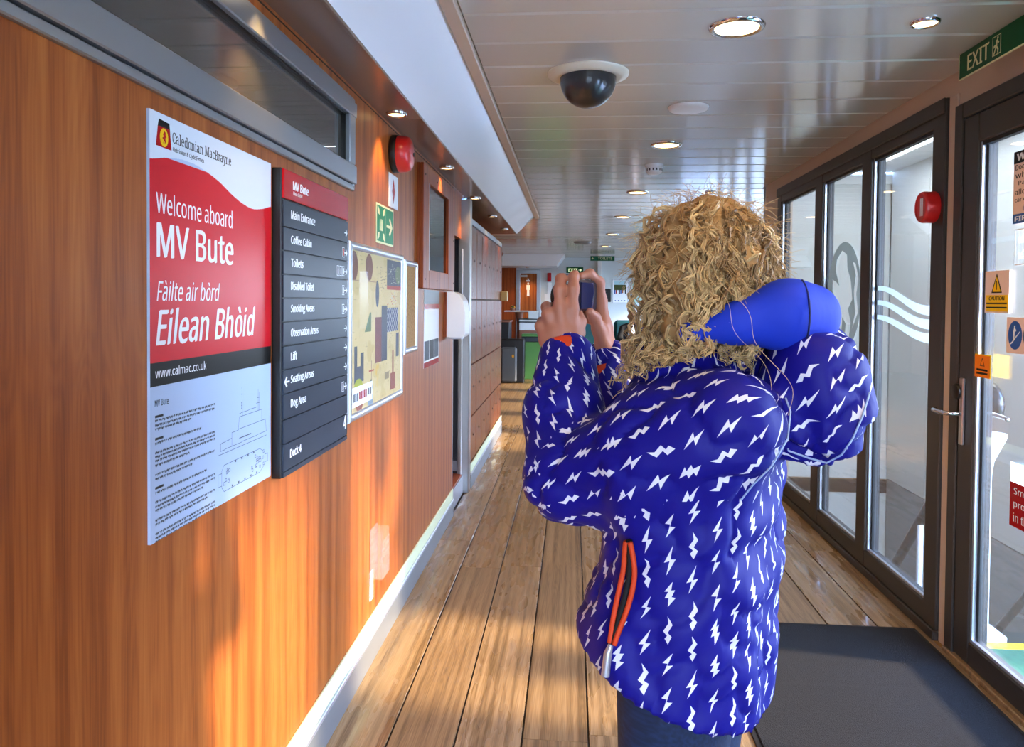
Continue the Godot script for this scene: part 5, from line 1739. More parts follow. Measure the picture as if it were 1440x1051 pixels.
func add_net(m: MB, got: Array, uv_metres := 1.0) -> void:
	var base := m.v.size()
	var nn := net_normals(got[0], got[1])
	for k in got[0].size():
		var p: Vector3 = got[0][k]
		m.v.append(p)
		m.n.append(nn[k])
		m.t.append(Vector2(p.x - p.z, p.y) * uv_metres)
	for q in got[1]:
		m.i.append(base + q)


func hand_left() -> Field:
	var h := Field.new()
	h.k = 0.010
	h.chain([Vector3(-0.006, 1.36, -1.412), Vector3(-0.010, 1.395, -1.423)], [0.027, 0.026])
	h.chain([Vector3(-0.002, 1.395, -1.424), Vector3(0.001, 1.440, -1.428), Vector3(0.001, 1.486, -1.428)], [0.019, 0.0155, 0.0118])
	h.chain([Vector3(-0.010, 1.395, -1.424), Vector3(-0.017, 1.440, -1.425), Vector3(-0.023, 1.488, -1.424)], [0.021, 0.0165, 0.0120])
	h.chain([Vector3(-0.018, 1.395, -1.424), Vector3(-0.034, 1.438, -1.427), Vector3(-0.045, 1.475, -1.428)], [0.019, 0.0155, 0.0115])
	h.chain([Vector3(-0.022, 1.392, -1.424), Vector3(-0.046, 1.425, -1.431), Vector3(-0.059, 1.452, -1.436)], [0.017, 0.0145, 0.0108])
	h.chain([Vector3(-0.010, 1.410, -1.438), Vector3(-0.025, 1.455, -1.440)], [0.016, 0.014])
	# fingers: index, middle, ring, little, thumb
	h.chain([Vector3(0.001, 1.486, -1.428), Vector3(0.003, 1.524, -1.430), Vector3(0.004, 1.549, -1.444), Vector3(0.006, 1.555, -1.464)], [0.0108, 0.0098, 0.0088, 0.0078])
	h.chain([Vector3(-0.023, 1.488, -1.424), Vector3(-0.024, 1.523, -1.427), Vector3(-0.022, 1.544, -1.444), Vector3(-0.018, 1.549, -1.466)], [0.0108, 0.0098, 0.0088, 0.0078])
	h.chain([Vector3(-0.045, 1.475, -1.428), Vector3(-0.049, 1.489, -1.455), Vector3(-0.042, 1.488, -1.478), Vector3(-0.030, 1.482, -1.492)], [0.0105, 0.0095, 0.0085, 0.0078])
	h.chain([Vector3(-0.059, 1.452, -1.436), Vector3(-0.058, 1.460, -1.462), Vector3(-0.052, 1.459, -1.482), Vector3(-0.040, 1.455, -1.493)], [0.0095, 0.0085, 0.0078, 0.007])
	h.chain([Vector3(0.000, 1.408, -1.426), Vector3(0.013, 1.440, -1.434), Vector3(0.017, 1.462, -1.446), Vector3(0.014, 1.477, -1.460)], [0.0155, 0.0115, 0.0098, 0.0084])
	return h


func hand_right() -> Field:
	var h := Field.new()
	h.k = 0.010
	h.chain([Vector3(0.080, 1.345, -1.535), Vector3(0.074, 1.392, -1.540)], [0.028, 0.026])
	h.chain([Vector3(0.070, 1.395, -1.532), Vector3(0.064, 1.450, -1.535), Vector3(0.060, 1.502, -1.545)], [0.019, 0.016, 0.0118])
	h.chain([Vector3(0.072, 1.395, -1.540), Vector3(0.065, 1.448, -1.548), Vector3(0.058, 1.494, -1.562)], [0.021, 0.017, 0.0120])
	h.chain([Vector3(0.073, 1.395, -1.548), Vector3(0.066, 1.440, -1.560), Vector3(0.056, 1.476, -1.575)], [0.019, 0.016, 0.0115])
	h.chain([Vector3(0.073, 1.392, -1.552), Vector3(0.066, 1.428, -1.567), Vector3(0.054, 1.455, -1.582)], [0.017, 0.0145, 0.0108])
	h.chain([Vector3(0.060, 1.502, -1.545), Vector3(0.056, 1.540, -1.538), Vector3(0.036, 1.557, -1.522), Vector3(0.016, 1.551, -1.508)], [0.0108, 0.0098, 0.0088, 0.0078])
	h.chain([Vector3(0.058, 1.494, -1.562), Vector3(0.040, 1.512, -1.590), Vector3(0.015, 1.512, -1.594), Vector3(-0.006, 1.507, -1.582)], [0.0108, 0.0098, 0.0088, 0.0078])
	h.chain([Vector3(0.056, 1.476, -1.575), Vector3(0.036, 1.488, -1.600), Vector3(0.012, 1.487, -1.600), Vector3(-0.008, 1.483, -1.586)], [0.0105, 0.0095, 0.0085, 0.0078])
	h.chain([Vector3(0.054, 1.455, -1.582), Vector3(0.036, 1.464, -1.603), Vector3(0.016, 1.463, -1.602), Vector3(0.0, 1.460, -1.592)], [0.0095, 0.0085, 0.0078, 0.007])
	h.chain([Vector3(0.066, 1.410, -1.526), Vector3(0.055, 1.445, -1.512), Vector3(0.046, 1.468, -1.500), Vector3(0.036, 1.480, -1.486)], [0.017, 0.0135, 0.0110, 0.0088])
	return h


func jacket_field() -> Jacket:
	var j := Jacket.new()
	var ang := deg_to_rad(22.0)
	j.f = Vector3(-cos(ang), 0, -sin(ang))
	j.r = Vector3(sin(ang), 0, -cos(ang))
	j.c = Vector3(0.205, 0, -1.29)
	j.sec = [[0.74, 0.046, 0.226, 0.180], [0.86, 0.042, 0.220, 0.176], [0.95, 0.022, 0.208, 0.162], [1.10, -0.006, 0.192, 0.142], [1.22, -0.008, 0.196, 0.142], [1.32, -0.006, 0.172, 0.118], [1.40, 0.008, 0.112, 0.086], [1.47, 0.020, 0.070, 0.068]]
	j.k = 0.03
	# left arm, right arm
	j.chain([Vector3(0.232, 1.318, -1.130), Vector3(0.110, 1.255, -1.185), Vector3(-0.002, 1.205, -1.255)], [0.088, 0.086, 0.074])
	j.chain([Vector3(-0.002, 1.205, -1.255), Vector3(-0.010, 1.300, -1.345), Vector3(-0.008, 1.392, -1.420)], [0.074, 0.068, 0.050])
	j.chain([Vector3(0.372, 1.318, -1.452), Vector3(0.168, 1.195, -1.600)], [0.085, 0.070])
	j.chain([Vector3(0.168, 1.195, -1.600), Vector3(0.118, 1.285, -1.568), Vector3(0.076, 1.372, -1.540)], [0.070, 0.062, 0.046])
	j.hood_c = Vector3(0.380, 1.362, -1.225)
	j.hood_r = Vector3(0.086, 0.114, 0.100)
	return j


# which cloth panel a point of the jacket lies on, and its place on that panel in metres
func jacket_panel(j: Jacket, p: Vector3) -> int:
	if j.hood_at(p) < 0.006:
		return 2
	var best := 0
	var dist := j.torso_at(p) + 0.004
	for b in j.a.size():
		var v := p - j.a[b]
		var t := clampf(v.dot(j.d[b]) / j.l2[b], 0.0, 1.0)
		var e := (v - j.d[b] * t).length() - lerpf(j.ra[b], j.rb[b], t)
		if e < dist:
			dist = e
			best = 3 + b
	return best


func panel_uv(j: Jacket, panel: int, p: Vector3) -> Vector2:
	if panel == 0:
		var v := p - j.c
		return Vector2(atan2(v.dot(j.f), -v.dot(j.r)) * 0.185, p.y)
	if panel == 2:
		var v := (p - j.hood_c).rotated(Vector3(0, 0, 1), 0.9)
		return Vector2(atan2(v.x, v.z) * 0.1, v.y + 0.13)
	var b := panel - 3
	var first := 0 if b < 2 else 2 if b < 4 else 4 if b < 5 else 5
	var run := 0.0
	for q in range(0 if b < 4 else 4, b):
		run += j.d[q].length()
	var ax := j.d[b].normalized()
	var v := p - j.a[b]
	var side := ax.cross(Vector3(0, 0, 1)).normalized()
	var up := side.cross(ax)
	return Vector2(atan2(v.dot(side), v.dot(up)) * 0.075 + first * 0.13, run + v.dot(ax))


func build_jacket(person: Node3D, j: Jacket) -> void:
	var got := net(j, Vector3(-0.12, 0.76, -1.74), Vector3(0.52, 1.52, -0.99), 0.0085)
	var pts: PackedVector3Array = got[0]
	var tris: PackedInt32Array = got[1]
	# soft creases of the padded cloth
	var nn := net_normals(pts, tris)
	var nz := FastNoiseLite.new()
	nz.seed = 9
	nz.frequency = 5.0
	nz.fractal_octaves = 2
	var slow := FastNoiseLite.new()
	slow.seed = 14
	slow.frequency = 3.0
	slow.fractal_octaves = 1
	for k in pts.size():
		var p := pts[k]
		var v := p - j.c
		var along := v.dot(j.f)
		# diagonal pulls across the back of the waist and rings round the sleeves
		var waist := exp(-pow((p.y - 1.10) / 0.10, 2.0)) * smoothstep(0.08, -0.12, along)
		var fold := sin((p.y * 46.0 + along * 30.0) + nz.get_noise_3dv(p) * 3.0) * 0.0075 * waist
		var creases := 0.002 - pow(1.0 - absf(nz.get_noise_3d(p.x * 1.3, p.y * 1.7, p.z * 1.3)), 7.0) * 0.010
		var hood := 0.006 * sin(atan2(p.y - j.hood_c.y + 0.1, p.x - j.hood_c.x) * 9.0 + slow.get_noise_3dv(p) * 4.0) * smoothstep(0.02, 0.0, j.hood_at(p))
		var broad := slow.get_noise_3dv(p) * 0.007
		var down := smoothstep(1.15, 0.85, p.y) * sin(atan2(v.dot(j.f), -v.dot(j.r)) * 7.0 + slow.get_noise_3dv(p * 0.7) * 3.0) * 0.006
		var edge := smoothstep(0.0, 0.03, p.y - 0.892 - 0.40 * along) * 0.8 + 0.2
		pts[k] = p + nn[k] * (fold + creases + broad + hood + down) * edge
	nn = net_normals(pts, tris)
	var pan := PackedInt32Array()
	pan.resize(pts.size())
	for k in pts.size():
		pan[k] = jacket_panel(j, got[0][k])
	var m := MB.new()
	var tile := 0.255
	for k in range(0, tris.size(), 3):
		var q := pan[tris[k]]
		var u := []
		for e in 3:
			u.append(panel_uv(j, q, pts[tris[k + e]]))
		for e in 3:
			var i := tris[k + e]
			var w: Vector2 = u[e]
			var span := 0.185 * TAU if q == 0 else 0.1 * TAU if q == 2 else 0.075 * TAU
			if w.x - u[0].x > span * 0.5:
				w.x -= span
			elif u[0].x - w.x > span * 0.5:
				w.x += span
			m.v.append(pts[i])
			m.n.append(nn[i])
			m.t.append(w / tile)
			m.i.append(m.v.size() - 1)
	var jk := part("jacket", m.mesh(), M.jacket, person, Vector3.ZERO, "blue padded jacket printed with white lightning bolts")
	# plain bright blue lining of the hood, folded over behind the neck
	var lf := Field.new()
	lf.k = 0.035
	lf.chain([Vector3(0.175, 1.455, -1.195), Vector3(0.250, 1.470, -1.170), Vector3(0.325, 1.485, -1.175), Vector3(0.372, 1.476, -1.205), Vector3(0.376, 1.466, -1.28), Vector3(0.335, 1.465, -1.37)], [0.024, 0.030, 0.039, 0.040, 0.038, 0.03])
	lf.bone(Vector3(0.345, 1.505, -1.19), Vector3(0.378, 1.498, -1.215), 0.026, 0.028)
	lf.chain([Vector3(0.325, 1.470, -1.185), Vector3(0.364, 1.462, -1.215)], [0.041, 0.040])
	var lg := net(lf, Vector3(0.16, 1.36, -1.44), Vector3(0.48, 1.57, -1.08), 0.008)
	var lp: PackedVector3Array = lg[0]
	var ln := net_normals(lp, lg[1])
	for k in lp.size():
		lp[k] += ln[k] * (slow.get_noise_3dv(lp[k] * 1.6) * 0.012)
	lg[0] = lp
	var lm := MB.new()
	add_net(lm, lg)
	part("hood_lining", lm.mesh(), M.lining, jk, Vector3.ZERO, "plain bright blue hood lining")
	var seam := []
	for k in 8:
		var a := deg_to_rad(75.0 - 100.0 * k / 7.0)
		var o := Vector3(0.350, 1.470 + sin(a) * 0.075, -1.19 + cos(a) * 0.075)
		for step in 8:
			o = o.move_toward(Vector3(0.350, 1.470, -1.19), clampf(lf.at(o) + 0.0, -0.02, 0.02))
		seam.append(o)
	part("lining_seam", tube_mesh(seam, 0.0016, 6), M.seam_blue, jk)
	# pocket zip on the left side
	var tape := []
	var tape2 := []
	var slit := []
	for k in 15:
		var t := k / 14.0
		var y := lerpf(1.150, 0.985, t)
		var spread := 0.007 * sin(PI * minf(1.0, t * 1.02)) + 0.0035
		for q in 3:
			var phi := deg_to_rad(71.0 + t * 3.0) + (q - 1) * spread / 0.16
			var s := j.section(y)
			var p: Vector3 = j.c + j.f * (s[1] + s[3] * cos(phi)) - j.r * (s[2] * sin(phi)) + Vector3(0, y, 0)
			p.y = y
			p = j.onto(p, 0.011 if q != 1 else 0.0085)
			[tape, slit, tape2][q].append(p)
	part("zip_tape", tube_mesh(tape, 0.0041, 8), M.orange_trim, jk, Vector3.ZERO, "orange zip tape")
	part("zip_tape", tube_mesh(tape2, 0.0041, 8), M.orange_trim, jk, Vector3.ZERO, "orange zip tape")
	part("zip_opening", tube_mesh(slit, 0.005, 8), M.charcoal, jk)
	var pull: Vector3 = slit[-1]
	var out := (pull - (j.c + Vector3(0, pull.y, 0))).normalized()
	part("zip_pull", tube_mesh([pull + out * 0.006, pull + Vector3(-0.002, -0.012, 0) + out * 0.010, pull + Vector3(-0.004, -0.045, 0) + out * 0.012], [0.004, 0.006, 0.0065], 8), M.alu_bright, jk)
	# pale piping round the armhole and the hood, orange edges at cuffs and neck
	var pipe := []
	for q in [Vector3(0.318, 1.365, -1.115), Vector3(0.305, 1.342, -1.10), Vector3(0.288, 1.312, -1.085), Vector3(0.270, 1.282, -1.08), Vector3(0.253, 1.252, -1.085), Vector3(0.238, 1.225, -1.10)]:
		pipe.append(j.onto(q, 0.005))
	part("piping", tube_mesh(pipe, 0.0014, 6), M.piping, jk)
	var hp := []
	for q in [Vector3(0.305, 1.295, -1.15), Vector3(0.328, 1.275, -1.145), Vector3(0.355, 1.262, -1.14), Vector3(0.385, 1.256, -1.15), Vector3(0.402, 1.275, -1.14), Vector3(0.414, 1.305, -1.13), Vector3(0.424, 1.335, -1.13), Vector3(0.436, 1.37, -1.135)]:
		hp.append(j.onto(q, 0.006))
	part("piping", tube_mesh(hp, 0.0015, 6), M.piping, jk)
	for w in [[Vector3(-0.008, 1.392, -1.420), Vector3(0.002, 0.092, -0.075), 0.0445], [Vector3(0.076, 1.372, -1.540), Vector3(-0.042, 0.087, 0.028), 0.042]]:
		var dir: Vector3 = w[1].normalized()
		var u := dir.cross(Vector3(0, 0, 1)).normalized()
		var v := u.cross(dir)
		var m2 := MB.new()
		var rows := []
		for q in [[1.04, -0.004], [1.08, 0.014], [1.03, 0.021], [0.92, 0.022], [0.84, 0.016], [0.82, -0.02]]:
			var ring := []
			for k in 24:
				var t := TAU * k / 24.0
				ring.append(w[0] + dir * q[1] + (u * cos(t) + v * sin(t)) * w[2] * q[0])
			rows.append(ring)
		for rr in rows:
			rr.reverse()
		m2.grid(rows, true)
		part("cuff", m2.mesh(), M.orange_trim, jk, Vector3.ZERO, "orange cuff lining")


func build_visitor() -> void:
	var person := thing("person", "person with curly blond hair in a blue lightning print jacket taking a photograph", "person", Vector3(0, 0, 0))
	var j := jacket_field()
	# body: trunk, limbs, hands and head in one surface
	var bd := Field.new()
	bd.k = 0.04
	var c := Vector3(0.205, 0, -1.29)
	var L := -j.r
	bd.chain([c + Vector3(0, 0.92, 0), c + Vector3(0, 1.15, 0), c + Vector3(-0.01, 1.33, 0)], [0.115, 0.105, 0.10])
	bd.chain([c + L * 0.07 + Vector3(0, 0.90, 0), c + L * 0.085 + Vector3(0, 0.48, 0), c + L * 0.09 + Vector3(0, 0.09, 0)], [0.085, 0.055, 0.038])
	bd.chain([c - L * 0.07 + Vector3(0, 0.90, 0), c - L * 0.085 + Vector3(0, 0.48, 0), c - L * 0.09 + Vector3(0, 0.09, 0)], [0.085, 0.055, 0.038])
	bd.chain([Vector3(0.205, 1.36, -1.29), Vector3(0.222, 1.50, -1.283)], [0.055, 0.052])
	bd.chain([Vector3(0.232, 1.318, -1.130), Vector3(-0.002, 1.205, -1.255), Vector3(-0.008, 1.392, -1.420)], [0.055, 0.042, 0.028])
	bd.chain([Vector3(0.372, 1.318, -1.452), Vector3(0.168, 1.195, -1.600), Vector3(0.076, 1.380, -1.540)], [0.055, 0.042, 0.028])
	var body := MB.new()
	add_net(body, net(bd, Vector3(-0.10, 0.04, -1.70), Vector3(0.48, 1.56, -1.02), 0.014))
	add_net(body, net(hand_left(), Vector3(-0.095, 1.35, -1.512), Vector3(0.050, 1.580, -1.385), 0.0032))
	add_net(body, net(hand_right(), Vector3(-0.030, 1.33, -1.625), Vector3(0.115, 1.580, -1.450), 0.0034))
	# head with brow, nose, mouth, chin and ear, turned the way the body faces
	var hd := Field.new()
	hd.k = 0.02
	var hc := Vector3(0.222, 1.565, -1.28)
	var F := j.f
	hd.bone(hc - F * 0.025 + Vector3(0, 0.012, 0), hc + F * 0.022 + Vector3(0, 0.010, 0), 0.078, 0.074)
	hd.bone(hc + F * 0.035 + Vector3(0, -0.03, 0), hc + F * 0.050 + Vector3(0, -0.092, 0), 0.055, 0.030)
	hd.bone(hc + F * 0.085 + Vector3(0, 0.000, 0), hc + F * 0.112 + Vector3(0, -0.036, 0), 0.008, 0.012)
	hd.bone(hc + F * 0.082 - j.r * 0.018 + Vector3(0, -0.066, 0), hc + F * 0.082 + j.r * 0.018 + Vector3(0, -0.066, 0), 0.008, 0.008)
	hd.bone(hc + F * 0.086 - j.r * 0.032 + Vector3(0, 0.016, 0), hc + F * 0.086 + j.r * 0.032 + Vector3(0, 0.016, 0), 0.010, 0.010)
	for s in [-1.0, 1.0]:
		hd.bone(hc + j.r * s * 0.078 + Vector3(0, 0.012, 0), hc + j.r * s * 0.078 + Vector3(0, -0.022, 0), 0.015, 0.010)
	hd.bone(hc + Vector3(0, -0.06, 0), hc + Vector3(-0.004, -0.13, -0.004), 0.05, 0.052)
	add_net(body, net(hd, hc - Vector3(0.14, 0.14, 0.14), hc + Vector3(0.14, 0.12, 0.14), 0.006))
	part("body", body.mesh(), M.skin, person, Vector3.ZERO, "hands holding up a camera")
	for s in [-1.0, 1.0]:
		part("eye", lathe_mesh([Vector2(0.0, -0.011), Vector2(0.008, -0.008), Vector2(0.011, 0.0), Vector2(0.008, 0.008), Vector2(0.0, 0.011)], 12), M.white, person, hc + F * 0.082 + j.r * s * 0.030 + Vector3(0, 0.0, 0))
	build_jacket(person, j)
	build_hair(person, hc, F, j.r, j)
	# jeans and shoes
	var jf := Field.new()
	jf.k = 0.05
	for s in [-1.0, 1.0]:
		jf.chain([c + L * 0.075 * s + Vector3(0, 0.93, 0), c + L * 0.085 * s + F * 0.015 + Vector3(0, 0.50, 0), c + L * 0.095 * s + Vector3(0, 0.085, 0)], [0.100, 0.068, 0.058])
	var jm := MB.new()
	var jg := net(jf, Vector3(-0.05, 0.02, -1.58), Vector3(0.46, 1.02, -1.0), 0.014)
	add_net(jm, jg, 1.0)
	part("jeans", jm.mesh(), M.jeans, person, Vector3.ZERO, "dark blue jeans")
	for s in [-1.0, 1.0]:
		var sf := Field.new()
		sf.k = 0.03
		var heel: Vector3 = c + L * 0.10 * s - F * 0.035
		sf.chain([heel + Vector3(0, 0.040, 0), heel + F * 0.10 + Vector3(0, 0.040, 0), heel + F * 0.185 + Vector3(0, 0.034, 0)], [0.040, 0.042, 0.034])
		sf.bone(heel + Vector3(0, 0.05, 0), heel + F * 0.02 + Vector3(0, 0.10, 0), 0.042, 0.045)
		var sm := MB.new()
		add_net(sm, net(sf, heel - Vector3(0.30, 0.06, 0.30), heel + Vector3(0.30, 0.18, 0.30), 0.012))
		part("shoe", sm.mesh(), M.charcoal, person)

	# the camera held in both hands
	var cam := thing("compact_camera", "dark compact camera held up in both hands", "camera", Vector3(0.022, 1.512, -1.492), 0.0)
	var bas := Basis(j.r, Vector3.UP, -F)
	cam.basis = bas
	bx("camera_body", cam, mat(Color(0.16, 0.15, 0.20), 0.3, 0.4), Vector3(-0.050, -0.031, -0.014), Vector3(0.050, 0.031, 0.012), 0.005)
	bx("screen", cam, mat(Color(0.10, 0.12, 0.24), 0.08), Vector3(-0.044, -0.026, 0.012), Vector3(0.026, 0.026, 0.0135), 0.001)
	var lens := part("lens_barrel", lathe_mesh([Vector2(0.026, 0.0), Vector2(0.026, 0.018), Vector2(0.022, 0.020), Vector2(0.022, 0.046), Vector2(0.018, 0.048), Vector2(0.014, 0.040), Vector2(0.0, 0.040)], 24, false), M.black, cam, Vector3(-0.002, -0.002, -0.014))
	lens.rotation.x = -PI / 2
	bx("shutter_button", cam, M.steel, Vector3(0.024, 0.031, -0.006), Vector3(0.036, 0.034, 0.004), 0.002)


# ---------------------------------------------------------------- curls

func strand(m: MB, pts: PackedVector3Array, r0: float, r1: float, col: Color, tip: Color) -> void:
	var n := pts.size()
	var base := m.v.size()
	var last := Vector3(0.3, 0.2, 0.9)
	for k in n:
		var t: Vector3 = (pts[mini(k + 1, n - 1)] - pts[maxi(k - 1, 0)]).normalized()
		var s := (last - t * last.dot(t)).normalized()
		last = s
		var u := t.cross(s)
		var f := float(k) / (n - 1)
		var r := lerpf(r0, r1, f)
		var cc := col.lerp(tip, f)
		for q in 3:
			var a := TAU * q / 3.0
			var d := s * cos(a) + u * sin(a)
			m.v.append(pts[k] + d * r)
			m.n.append(d)
			m.t.append(Vector2(q / 3.0, f))
			m.c.append(cc)
	for k in n - 1:
		for q in 3:
			var a := base + k * 3 + q
			var b := base + k * 3 + (q + 1) % 3
			m.i.append(a); m.i.append(a + 3); m.i.append(b)
			m.i.append(b); m.i.append(a + 3); m.i.append(b + 3)


func build_hair(person: Node3D, hc: Vector3, F: Vector3, R: Vector3, j: Jacket) -> void:
	var r := RandomNumberGenerator.new()
	r.seed = 77
	var nz := FastNoiseLite.new()
	nz.seed = 6
	nz.frequency = 9.0
	# dense inner mass of hair under the loose curls
	var hf := Field.new()
	hf.k = 0.03
	hf.bone(hc + Vector3(0.004, 0.022, 0), hc + Vector3(0.008, -0.005, 0.0), 0.088, 0.092)
	hf.chain([hc + Vector3(0.015, -0.01, 0.03), hc + Vector3(0.03, -0.085, 0.03)], [0.075, 0.055])
	hf.chain([hc + Vector3(-0.04, -0.01, 0.045), hc + Vector3(-0.045, -0.09, 0.055)], [0.052, 0.042])
	hf.chain([hc + Vector3(-0.05, -0.01, 0.0), hc + Vector3(-0.055, -0.07, 0.02)], [0.042, 0.034])
	var hg := net(hf, hc - Vector3(0.17, 0.20, 0.15), hc + Vector3(0.17, 0.15, 0.19), 0.008)
	var hp: PackedVector3Array = hg[0]
	var hn := net_normals(hp, hg[1])
	for k in hp.size():
		hp[k] += hn[k] * nz.get_noise_3d(hp[k].x * 2.0, hp[k].y, hp[k].z * 2.0) * 0.016
	hg[0] = hp
	var hm := MB.new()
	add_net(hm, hg)
	var hair := part("hair", hm.mesh(), M.hair_base, person, Vector3.ZERO, "shoulder length curly blond hair")
	var m := MB.new()
	var dark := Color(0.13, 0.066, 0.026)
	var mid := Color(0.40, 0.222, 0.078)
	var pale := Color(0.82, 0.58, 0.27)
	var locks := 310
	for lock in locks:
		# where the lock leaves the scalp: round the head (az, 0 = front) and how far down from the crown (th)
		var az := r.randf() * TAU
		var th := acos(1.0 - r.randf() * 1.15)
		var front := cos(az)
		var near := -sin(az)          # towards the side with the left ear
		if front > 0.72 and th > 1.0:
			continue
		var length := 0.16 + 0.12 * r.randf()
		if front > -0.2 and near > -0.3:
			length += 0.065
		if front < -0.3:
			length = 0.08 + 0.08 * r.randf()
		var out := 0.090 + 0.024 * r.randf()
		var curl := r.randf_range(0.0055, 0.0115)
		var wave := r.randf_range(0.046, 0.088)
		var spin := 1.0 if r.randf() < 0.5 else -1.0
		var phase := r.randf() * TAU
		var tone := r.randf()
		var col := dark.lerp(mid, minf(1.0, tone * 2.0)) if tone < 0.5 else mid.lerp(pale, (tone - 0.5) / 0.5)
		var tip := col.lerp(pale, r.randf_range(0.1, 0.7))
		var outward := (F * cos(az) + R * sin(az))
		var drift := Vector3(r.randf_range(-0.018, 0.018), 0, r.randf_range(-0.018, 0.018))
		var steps := 70
		var base := PackedVector3Array()
		# over the head first, then hanging and drawing in towards the neck
		var over := maxf(0.0, 1.72 - th)
		var arc := over * out
		var whole := arc + length
		for k in steps:
			var s := whole * k / (steps - 1)
			var p: Vector3
			if s < arc:
				var a := th + s / out
				var lift := out * (0.86 + 0.14 * smoothstep(0.0, 0.05, s))
				p = hc + outward * sin(a) * lift * 1.02 + Vector3(0, cos(a) * lift * 1.03, 0)
			else:
				var h := s - arc
				p = hc + outward * (out * 1.02 * (1.0 - 0.7 * h) + 0.010 * sin(h * 16.0 + phase)) + Vector3(0, cos(maxf(th, 1.72)) * out - h, 0) + drift * (h / 0.2)
				var gap := j.at(p)
				if gap < 0.012:
					# slides down over the cloth, or ends inside the collar
					var free := j.onto(p, 0.012)
					if free.distance_to(p) > (0.065 if front > 0.05 else 0.02) or base[-1].distance_to(free) > 0.02:
						break
					p = free
			base.append(p)
		steps = base.size()
		if steps < 12:
			continue
		var thick := 7 + r.randi() % 4
		for sidx in thick:
			var loose := 0.0065 if sidx == 0 else 0.0021
			var off := Vector3(r.randf_range(-1, 1), r.randf_range(-1, 1), r.randf_range(-1, 1)) * loose
			var ph := phase + r.randf_range(-0.16, 0.16)
			var amp := curl * r.randf_range(0.92, 1.08)
			var cut := steps - r.randi() % 10
			var pts := PackedVector3Array()
			for k in cut:
				var s := whole * k / 69.0
				var grow := 0.3 + 0.7 * smoothstep(0.0, 0.12, s)
				var a := ph + spin * TAU * s / wave
				var t: Vector3 = (base[mini(k + 1, base.size() - 1)] - base[maxi(k - 1, 0)]).normalized()
				var s1 := t.cross(Vector3(0.31, 0.2, 0.93)).normalized()
				var s2 := t.cross(s1)
				var wob := Vector3(nz.get_noise_2d(s * 6.0, lock * 3.1), nz.get_noise_2d(s * 6.0 + 50.0, lock * 3.1), nz.get_noise_2d(s * 6.0 + 90.0, lock * 3.1)) * 0.014
				pts.append(base[k] + off * (0.7 + 0.8 * s / whole) + (s1 * cos(a) + s2 * sin(a)) * amp * grow + wob)
			if pts.size() > 3:
				var shade := r.randf_range(0.75, 1.25)
				strand(m, pts, 0.0014, 0.0008, Color(col.r * shade, col.g * shade, col.b * shade), Color(tip.r * shade, tip.g * shade, tip.b * shade))
	# a few long single hairs that fall over the hood lining and the shoulder
	for q in 2:
		var key := [Vector3(0.205, 1.615, -1.168), Vector3(0.214, 1.575, -1.150), Vector3(0.222, 1.536, -1.142), Vector3(0.252, 1.493, -1.122), Vector3(0.266, 1.450, -1.112), Vector3(0.290, 1.415, -1.098), Vector3(0.306, 1.380, -1.075), Vector3(0.304, 1.345, -1.055)]
		var pts := PackedVector3Array()
		for k in 43:
			var n := mini(k / 6, 6)
			var t := (k - n * 6) / 6.0
			var p: Vector3 = key[n].cubic_interpolate(key[n + 1], key[maxi(n - 1, 0)], key[mini(n + 2, 7)], t)
			pts.append(p + Vector3(-0.022 * q + 0.004 * sin(k * 0.4 + q * 2.0), 0.004 * q, 0.004 * cos(k * 0.37 + q)))
		pts = pts.slice(0, 43 - q * 5)
		strand(m, pts, 0.0006 if q == 0 else 0.0004, 0.00035, pale, pale)
	# fine frizz that stands off the outline
	for k in 800:
		var az := r.randf() * TAU
		var th := acos(1.0 - r.randf() * 1.3)
		var dir := (F * cos(az) + R * sin(az)) * sin(th) + Vector3(0, cos(th), 0)
		var p := hc + dir * Vector3(0.108, 0.108, 0.108)
		var pts := PackedVector3Array()
		var d := (dir + Vector3(r.randf_range(-1, 1), r.randf_range(-0.6, 1), r.randf_range(-1, 1)) * 0.8).normalized()
		var bend := Vector3(r.randf_range(-1, 1), r.randf_range(-1.6, 0.2), r.randf_range(-1, 1)) * 0.34
		for q in 9:
			pts.append(p)
			p += d * 0.0065
			d = (d + bend + Vector3(r.randf_range(-1, 1), r.randf_range(-1, 1), r.randf_range(-1, 1)) * 0.18).normalized()
		var cc := mid.lerp(pale, r.randf())
		strand(m, pts, 0.00045, 0.0003, cc, cc)
	part("curls", m.mesh(), M.hair, hair, Vector3.ZERO, "loose ringlets and frizz")


# ---------------------------------------------------------------- someone seated in the lounge

